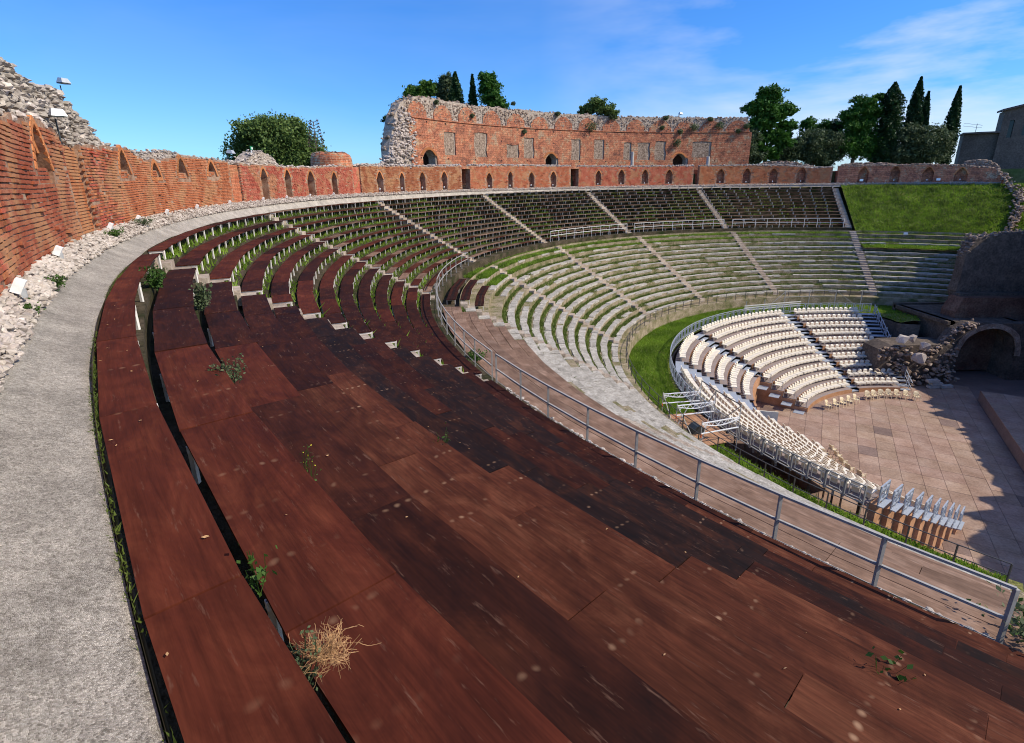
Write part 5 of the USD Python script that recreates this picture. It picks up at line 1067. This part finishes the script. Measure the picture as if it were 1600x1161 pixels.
def cyp(name, label, base, h, r, n, seed, material='cypress', taper=1.0):
    t = thing(name, label, 'tree'); rg = np.random.default_rng(seed); base = np.asarray(base, float)
    MB().bar(base, base + [0, 0, h * .5], .4, .4, 7).build('trunk', 'trunk', t)
    z = rg.random(n) ** .85; prof = np.interp(z, [0, .12, .45, .8, 1], [.55, .9, 1, .62 * taper, .05]); a = rg.uniform(0, 6.28, n); rr = r * prof * rg.uniform(.45, 1.0, n) ** .5 * (1 + .22 * np.sin(a * 5 + z * 23))
    p = np.c_[rr * np.cos(a), rr * np.sin(a), z * h + .3] + base; obj('crown', leaves(p, .40, rg), material, t)
    k = n // 3; z = rg.random(k) ** .85; rr = r * np.interp(z, [0, .12, .45, .8, 1], [.5, .85, .9, .55 * taper, .05]) * .75 * np.sqrt(rg.random(k)); a = rg.uniform(0, 6.28, k)
    obj('inner_foliage', leaves(np.c_[rr * np.cos(a), rr * np.sin(a), z * h * .95 + .2] + base, .75, rg), material, t)
W = lambda x, y, z: np.array([x, y, z])
# big olive on the left
tree('olive_tree', 'big rounded grey-green olive tree behind the wall at left', W(-70.4, 37, 1.0), [(0, 0, 6.0, 4.2, 4, 3.3), (-4.2, 0, 4.6, 2.9, 3, 2.6), (3.4, 0, 4.2, 3.0, 3, 2.8), (-1.8, -1, 7.2, 3.4, 3, 2.3), (1.5, 0, 7.0, 3, 3, 2.2), (5.0, 0, 2.4, 1.8, 2, 2.0), (-3.8, -1.5, 2.2, 2.5, 2, 2.2), (0, -2, 2.6, 4, 2, 2.4)], 38000, .30, 'olive', 2.0, .35, 201)
# trees behind the tall ruin
Y = 57
tree('dark_pine', 'dark ragged pine at the left end of the tall ruin', W(-58.9, Y, 2.0), [(0, 0, 9.5, 1.7, 1.7, 1.6), (-.6, 0, 6.4, 1.6, 1.6, 1.7), (.9, 0, 11.2, 1.5, 1.5, 1.1), (-.2, 0, 3.6, 1.7, 1.6, 1.8)], 7000, .32, 'cypress', 3, .25, 202)
tree('light_pine', 'yellow-green pine rising behind the left top of the ruin', W(-54.6, Y + 1, 2.0), [(0, 0, 13.6, 2.4, 2, 1.5), (-2.0, 0, 12.0, 2.2, 2, 1.2), (1.7, 0, 14.8, 1.6, 1.6, 1.3)], 7000, .34, 'pine_light', 8, .25, 203)
tree('thin_pine', 'sparse brownish pine with see-through crown behind the ruin', W(-50.6, Y + 2, 2.0), [(0, 0, 14.0, 1.7, 1.6, 2.6), (.6, 0, 15.9, 1.5, 1.4, 1.2)], 2600, .30, 'olive_grey', 8, .2, 204)
cyp('cypress', 'broad dark cypress left of the twin behind the ruin', W(-48.2, Y, 2.0), 16.6, 1.75, 5200, 205)
cyp('cypress', 'slender dark cypress behind the ruin', W(-45.4, Y, 2.0), 16.2, 1.0, 3400, 206)
tree('bright_pine', 'bright green pine with upright crown behind the left part of the ruin', W(-42.4, Y, 2.0), [(0, 0, 13.6, 1.9, 1.8, 2.3), (-.5, 0, 15.6, 1.5, 1.5, 1.4), (1.2, 0, 11.5, 1.7, 1.6, 1.5), (.7, 0, 10, 2.2, 1.6, 1.2)], 9000, .32, 'pine', 8, .25, 207)
tree('bushy_tree', 'low bushy green tree top behind the middle of the ruin', W(-24.6, Y, 2.0), [(0, 0, 11.6, 1.6, 1.6, 1.5), (-1.7, 0, 10.9, 1.2, 1.3, 1.1), (1.7, 0, 10.8, 1.4, 1.4, 1.0), (2.6, 0, 10.2, 1, 1, .8), (-2.6, 0, 10.4, .8, .8, 1.0)], 5200, .28, 'olive', 8, .22, 208)
tree('round_shrub', 'small round dark shrub at the right top end of the ruin', W(3.2, 66, 3.0), [(0, 0, 7.6, .95, .9, .8)], 1400, .25, 'olive', 6, .15, 209)
# big pine
tree('stone_pine', 'large bright green pine right of the tall ruin', W(9.2, 67, 3.0), [(-.4, 0, 13.2, 2.6, 2.2, 1.6), (-2.6, 0, 11.0, 2.6, 2.2, 1.4), (2.6, 0, 10.8, 2.2, 2, 1.2), (.2, 0, 10.0, 3.2, 2.5, 1.6), (3.4, 0, 8.0, 2.0, 2, .9), (-1.6, 0, 8.2, 3.0, 2.2, 1.5), (1.4, 0, 6.2, 3.0, 2.2, 1.3), (3.0, 0, 5.0, 2.4, 2, .9), (-2.4, 0, 5.2, 2.4, 2.2, 1.8), (0, 0, 3.4, 3.2, 2, 1.4), (3.6, 0, 10.4, 1.6, 1.5, .7)], 26000, .34, 'pine', 4, .4, 210, .30)
tree('grey_bush', 'grey-green bushy tree at the foot of the large pine', W(5.0, 65.5, 3.0), [(0, 0, 4.2, 2.2, 2, 2.6), (.6, 0, 6.0, 1.6, 1.5, 1.4), (1.6, 0, 2.4, 2, 1.5, 1.6)], 6000, .30, 'olive_grey', 1.5, .2, 211)
Y = 72
tree('olive_grey_tree', 'broad grey olive tree right of the large pine', W(21.0, Y, 2.6), [(0, 0, 5.4, 4.2, 3, 2.6), (-3.2, 0, 4.2, 2.6, 2.4, 2.0), (3.4, 0, 5.2, 3, 2.6, 2.6), (1.2, 0, 2.8, 4.6, 2.4, 1.6)], 15000, .32, 'olive_grey', 1.2, .35, 212)
tree('small_cypress', 'short pointed dark conifer above the broad grey olive', W(16.9, Y + 3, 2.6), [(0, 0, 6.6, .9, .9, 1.5), (0, 0, 8.2, .5, .5, 1.0)], 1600, .28, 'cypress', 4, .15, 213)
tree('dark_pine', 'dark umbrella crown behind the broad grey olive', W(22.0, Y + 4, 2.6), [(-.9, 0, 9.4, 1.9, 1.6, 1.3), (2.6, 0, 8.7, 2.2, 1.8, 1.3), (.5, 0, 7.5, 3, 2, 1.2)], 5200, .3, 'pine', 5, .25, 214)
tree('tall_dark_tree', 'tall dark spreading tree left of the thick cypress', W(29.0, Y, 2.6), [(.4, 0, 12.4, 2.6, 2.2, 1.7), (-2.0, 0, 10.4, 2.2, 2, 1.7), (2.0, 0, 10.6, 2.2, 2, 1.9), (0, 0, 8.2, 3.4, 2.5, 2.0), (-.8, 0, 5.2, 4.2, 2.8, 2.4), (2.2, 0, 4.6, 3.2, 2.4, 2.4), (2.8, 0, 13.6, 1.4, 1.3, 1.0)], 17000, .34, 'pine', 2.5, .35, 215)
cyp('cypress', 'thick dark cypress in the middle of the right-hand tree group', W(34.0, Y - 1, 2.6), 15.8, 2.1, 6800, 216, taper=1.5)
tree('olive_grey_tree', 'large rounded grey olive in front of the pointed cypresses', W(40.6, Y - 2, 2.6), [(0, 0, 5.2, 4.4, 3, 3.0), (-2.6, 0, 6.6, 2.8, 2.4, 2.2), (3.0, 0, 6.0, 3, 2.6, 2.4), (-3.8, 0, 3.2, 2.6, 2.2, 1.8), (1.5, 0, 2.8, 4, 2.5, 1.8)], 17000, .32, 'olive_grey', 1.2, .35, 217)
cyp('cypress', 'tallest pointed cypress left of a pair at the right', W(40.9, Y + 2, 2.6), 17.2, 1.55, 5200, 218)
cyp('cypress', 'shorter cypress touching the tallest pointed one', W(42.9, Y + 2, 2.6), 14.6, 1.1, 3600, 219)
cyp('cypress', 'small cypress tip between the two tall ones', W(44.2, Y + 3, 2.6), 11.4, .8, 2200, 220)
cyp('cypress', 'pointed cypress standing alone at the right end of the trees', W(47.3, Y, 2.6), 15.2, 1.35, 4800, 221, taper=.8)

tree('grey_bush', 'low grey-green bush between the large pine and the broad grey olive', W(15.2, 71, 2.6), [(0, 0, 3.4, 2.4, 2, 2.2), (1.4, 0, 5.2, 1.6, 1.5, 1.4), (-1.6, 0, 2.2, 2, 1.5, 1.6)], 6000, .32, 'olive_grey', 1.0, .2, 222)
tree('dark_pine', 'dark mass of foliage between the broad grey olive and the tall spreading tree', W(25.8, Y + 3, 2.6), [(0, 0, 5.4, 2.4, 2, 3.0), (.6, 0, 8.6, 1.8, 1.6, 1.6), (-1, 0, 2.6, 2.6, 2, 2.0)], 7000, .34, 'cypress', 1.0, .2, 223)
tree('dark_pine', 'dark filling tree behind the large rounded grey olive', W(37.4, Y + 4, 2.6), [(0, 0, 6.4, 2.6, 2, 3.0), (1.2, 0, 9.4, 1.6, 1.5, 1.4), (0, 0, 2.8, 3.4, 2, 2.2)], 7000, .34, 'pine', 1.0, .2, 224)

# ---------------------------------------------------------------- dark house at the far right
hs = thing('stone_house', 'dark stone house with narrow windows on the right skyline', 'house', None, (57, 72, 0), -34)
HO = np.array([57, 72, 0.0])
def shifted(mb): mb.v = [x - HO for x in mb.v]; return mb
shifted(MB().box((54.3, 75.0, 4.6), (5.4, 6, 10.0))).build('low_wing', 'house', hs)
tall = Polygon([(56.9, -1), (72, -1), (72, 17.2), (63, 15.7), (57.0, 13.6)]).difference(unary_union([sbox(58.1, 8.6, 58.8, 11.8), sbox(60.2, 8.9, 60.9, 12.2), sbox(63.0, 9.2, 64.0, 12.6)]))
shifted(wall_y(MB(), tall, 71.5, 6)).build('tall_wall', 'house', hs)
for x, z in ((58.45, 10.2), (60.55, 10.5), (63.5, 10.9)): shifted(MB().box((x, 72.0, z), (.9, .1, 3.5))).build('window', 'glass_dark', hs)
m = MB(); e = np.array([(56.6, 70.9, 13.5), (72, 70.9, 17.2), (72, 78, 17.4), (56.6, 78, 13.7)]); m.hexa(np.vstack([e, e + [0, 0, .35]])); shifted(m).build('roof', 'roof', hs)
shifted(MB().box((54.3, 74.6, 9.75), (5.8, 6.6, .3))).build('parapet', 'roof', hs)
ae = thing('aerial', 'thin TV aerial on the roof of the low house wing', 'aerial'); c = W(52.4, 74, 9.9)
MB().bar(c + [1.5, 0, 0], c + [1.5, 0, 1.6], .06, .06).build('mast', 'lampdark', ae)
for z in (.95, 1.45): MB().bar(c + [-1.2, 0, z + .25], c + [2.6, 0, z - .15], .045, .045).build('boom', 'lampdark', ae)
w = thing('stone_steps', 'dark stone stairway climbing beside the right end of the niche wall', 'stairs')
for i in range(12): MB().box((50 + .5 * i, 60 - .2 * i, -2.2 + i * .35), (9, 1.0, .3), .1).build('step', 'rubble_dark', w)

# ---------------------------------------------------------------- plants near the camera
def sprig(name, label, base, h, r, nst, nl, leaf, material, seed, flower=0):
    t = thing(name, label, 'plant'); rg = np.random.default_rng(seed); base = np.asarray(base, float); st = MB(); lp = []; fl = []
    for _ in range(nst):
        d = rg.normal(0, 1, 2) * r * .6; tip = base + [d[0], d[1], h * rg.uniform(.6, 1.1)]; mid = (base + tip) / 2 + rg.normal(0, r * .12, 3)
        st.bar(base, mid, .006, .006, 3); st.bar(mid, tip, .004, .004, 3); s = rg.uniform(.2, 1, nl)[:, None]; lp.append(np.where(s < .5, base + (mid - base) * s * 2, mid + (tip - mid) * (s - .5) * 2) + rg.normal(0, .018 + r * .07, (nl, 3))); fl.append(tip)
    st.build('stem', material, t); obj('leaves', leaves(np.vstack(lp), leaf, rg), material, t)
    if flower:
        m = MB()
        for f in fl: m.add(*leaves(f + rg.normal(0, .01, (flower, 3)), .018, rg))
        m.build('flower', 'flower', t)
sprig('weed', 'pale leafy weed growing out between the second and third benches', P(53.46, 7.3, -.70), .34, .16, 14, 26, .042, 'weed_pale', 301)
sprig('weed', 'thin weed with yellow flowers on the foreground benches', P(53.46, 4.2, -.80), .40, .09, 9, 9, .02, 'weed', 302, 1)
sprig('weed', 'tiny bright sprout in the gap below the top bench', P(54.235, 2.5, -.22), .26, .04, 6, 8, .035, 'weed', 303)
sprig('weed', 'small green sprig between dark bench panels near the railing', P(51.15, 6.1, -2.1), .45, .2, 7, 8, .05, 'weed', 304)
sprig('weed', 'thin green sprig on the lower foreground benches', P(49.7, .35, -2.95), .4, .2, 8, 8, .06, 'weed', 305)
sprig('weed', 'green tuft beside the base of the dry bush', P(54.24, 1.88, -.3), .30, .07, 10, 14, .02, 'weed_pale', 306)
sprig('weed', 'green plant between the bench ends right of the top bench', P(54.18, 14.3, -.45), .5, .22, 22, 24, .07, 'weed', 307)
sprig('weed', 'leafy weed at the ends of the second and third benches', P(53.40, 13.6, -.9), .6, .22, 22, 24, .07, 'weed_pale', 308)
sprig('weed', 'small green tuft on the rubble bank at the far left', P(55.25, 8.3, .3), .12, .12, 14, 16, .04, 'weed', 309)
sprig('weed', 'green tuft at the edge of the path and rubble', P(55.22, 10.6, .28), .16, .16, 18, 18, .04, 'weed', 310)
sprig('weed', 'green tuft on the rubble below the first recess', P(55.35, 18.5, .42), .16, .2, 18, 18, .05, 'weed', 311)
sprig('weed', 'pale tuft on the rubble right of the first recess', P(55.35, 22.5, .46), .2, .28, 18, 18, .05, 'weed_pale', 312)
sprig('bush', 'green bush on the ledge below the foreground stairs', P(44.2, 22.3, -5.9), .5, .4, 30, 26, .09, 'weed', 313)
sprig('bush', 'green weeds covering the stones at the right bottom corner', P(44.1, -1.6, -5.8), .8, .6, 60, 26, .10, 'weed_pale', 314)
sprig('bush', 'second clump of green weeds on the stones at the right bottom corner', P(43.2, -1.9, -6.4), .7, .6, 60, 26, .10, 'weed', 315)
rq = np.random.default_rng(330); tq = np.concatenate([rq.normal(c_, .25, 60) for c_ in rq.uniform(.5, 15, 26)]); G = P(rq.uniform(54.69, 54.735, len(tq)), tq, np.full(len(tq), -.03)); v, f = blades(G, .035, .012, rq); obj('edge_moss', (v, f), 'blade_dry', None, kind='stuff', label='tiny moss and weeds along the edge of the gravel path', cat='weeds')
lv = []
for _ in range(110):
    k = rq.integers(0, 9); Ro, Ri, z = row(k); t_ = rq.uniform(-.5, 15) * (1 if k else .7); lv.append(P(rq.uniform(Ri + .02, Ro - .02), t_, z + .012))
v, f = leaves(np.array(lv), .032, rq); v[:, 2] = np.repeat(np.array(lv)[:, 2], 4) + (v[:, 2] - np.repeat(np.array(lv)[:, 2], 4)) * .25
obj('fallen_leaves', (v, f), 'straw', None, kind='stuff', label='small dry leaves and chips scattered over the foreground boards', cat='leaves')
# dry tumbleweed
db = thing('dry_bush', 'straw-coloured dry tumbleweed caught at the edge of the top bench', 'bush'); rg = np.random.default_rng(316); c = P(54.15, 1.86, -.16); m = MB()
for _ in range(170):
    a = rg.normal(size=3); a /= np.linalg.norm(a); a[2] = abs(a[2]) * .7; p0 = c + rg.normal(0, .03, 3) * [1, 1, .3]; p = p0
    L_ = rg.uniform(.06, .125); d = a.copy(); n = 4
    for i in range(n):
        d = d + rg.normal(0, .33, 3); d /= np.linalg.norm(d); q = p + d * L_ / n; m.bar(p, q, .0028 - .0004 * i, .0028 - .0004 * i, 3)
        if rg.random() < .5:
            e = d + rg.normal(0, .8, 3); e /= np.linalg.norm(e); m.bar(q, q + e * L_ * .3, .0015, .0015, 3)
        p = q
m.build('twigs', 'straw', db, kind='stuff')

# ---------------------------------------------------------------- stage building pieces (they cast the big shadow)
frons('tall left piece of the ruined stage building, beyond the right edge', -.6, 26, [(-.6, 13.4), (12.4, 13.7), (13.4, 14.0), (14.6, 15.9), (15.6, 14.2), (17.6, 15.6), (18.6, 14.6), (22, 15.2), (26, 15)])
frons('ruined stage building piece nearest the camera, beyond the right edge', -20, -.7, [(-20, 15), (-8.3, 16.0), (-6.8, 16.4), (-5.2, 14.6), (-3.8, 16.0), (-2.6, 14.0), (-1.4, 15.2), (-.7, 13.4)])
tw_ = thing('corner_tower', 'ruined corner tower of the stage building, beyond the right edge', 'ruin')
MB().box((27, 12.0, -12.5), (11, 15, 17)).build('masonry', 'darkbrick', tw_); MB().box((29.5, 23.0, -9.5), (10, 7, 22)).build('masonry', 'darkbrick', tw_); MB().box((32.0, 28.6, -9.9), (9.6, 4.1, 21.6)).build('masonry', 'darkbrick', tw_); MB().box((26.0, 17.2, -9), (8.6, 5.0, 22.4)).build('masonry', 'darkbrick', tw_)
rt_ = np.random.default_rng(91); cs = [np.array([rt_.uniform(21.5, 32.5), rt_.uniform(4.5, 19.5), -4.0]) for _ in range(200)]
stones_mesh(cs, [(q, q, q) for q in rt_.uniform(.4, 1.2, 200)], rt_).build('ragged_top', 'rubble_dark', tw_, kind='stuff')
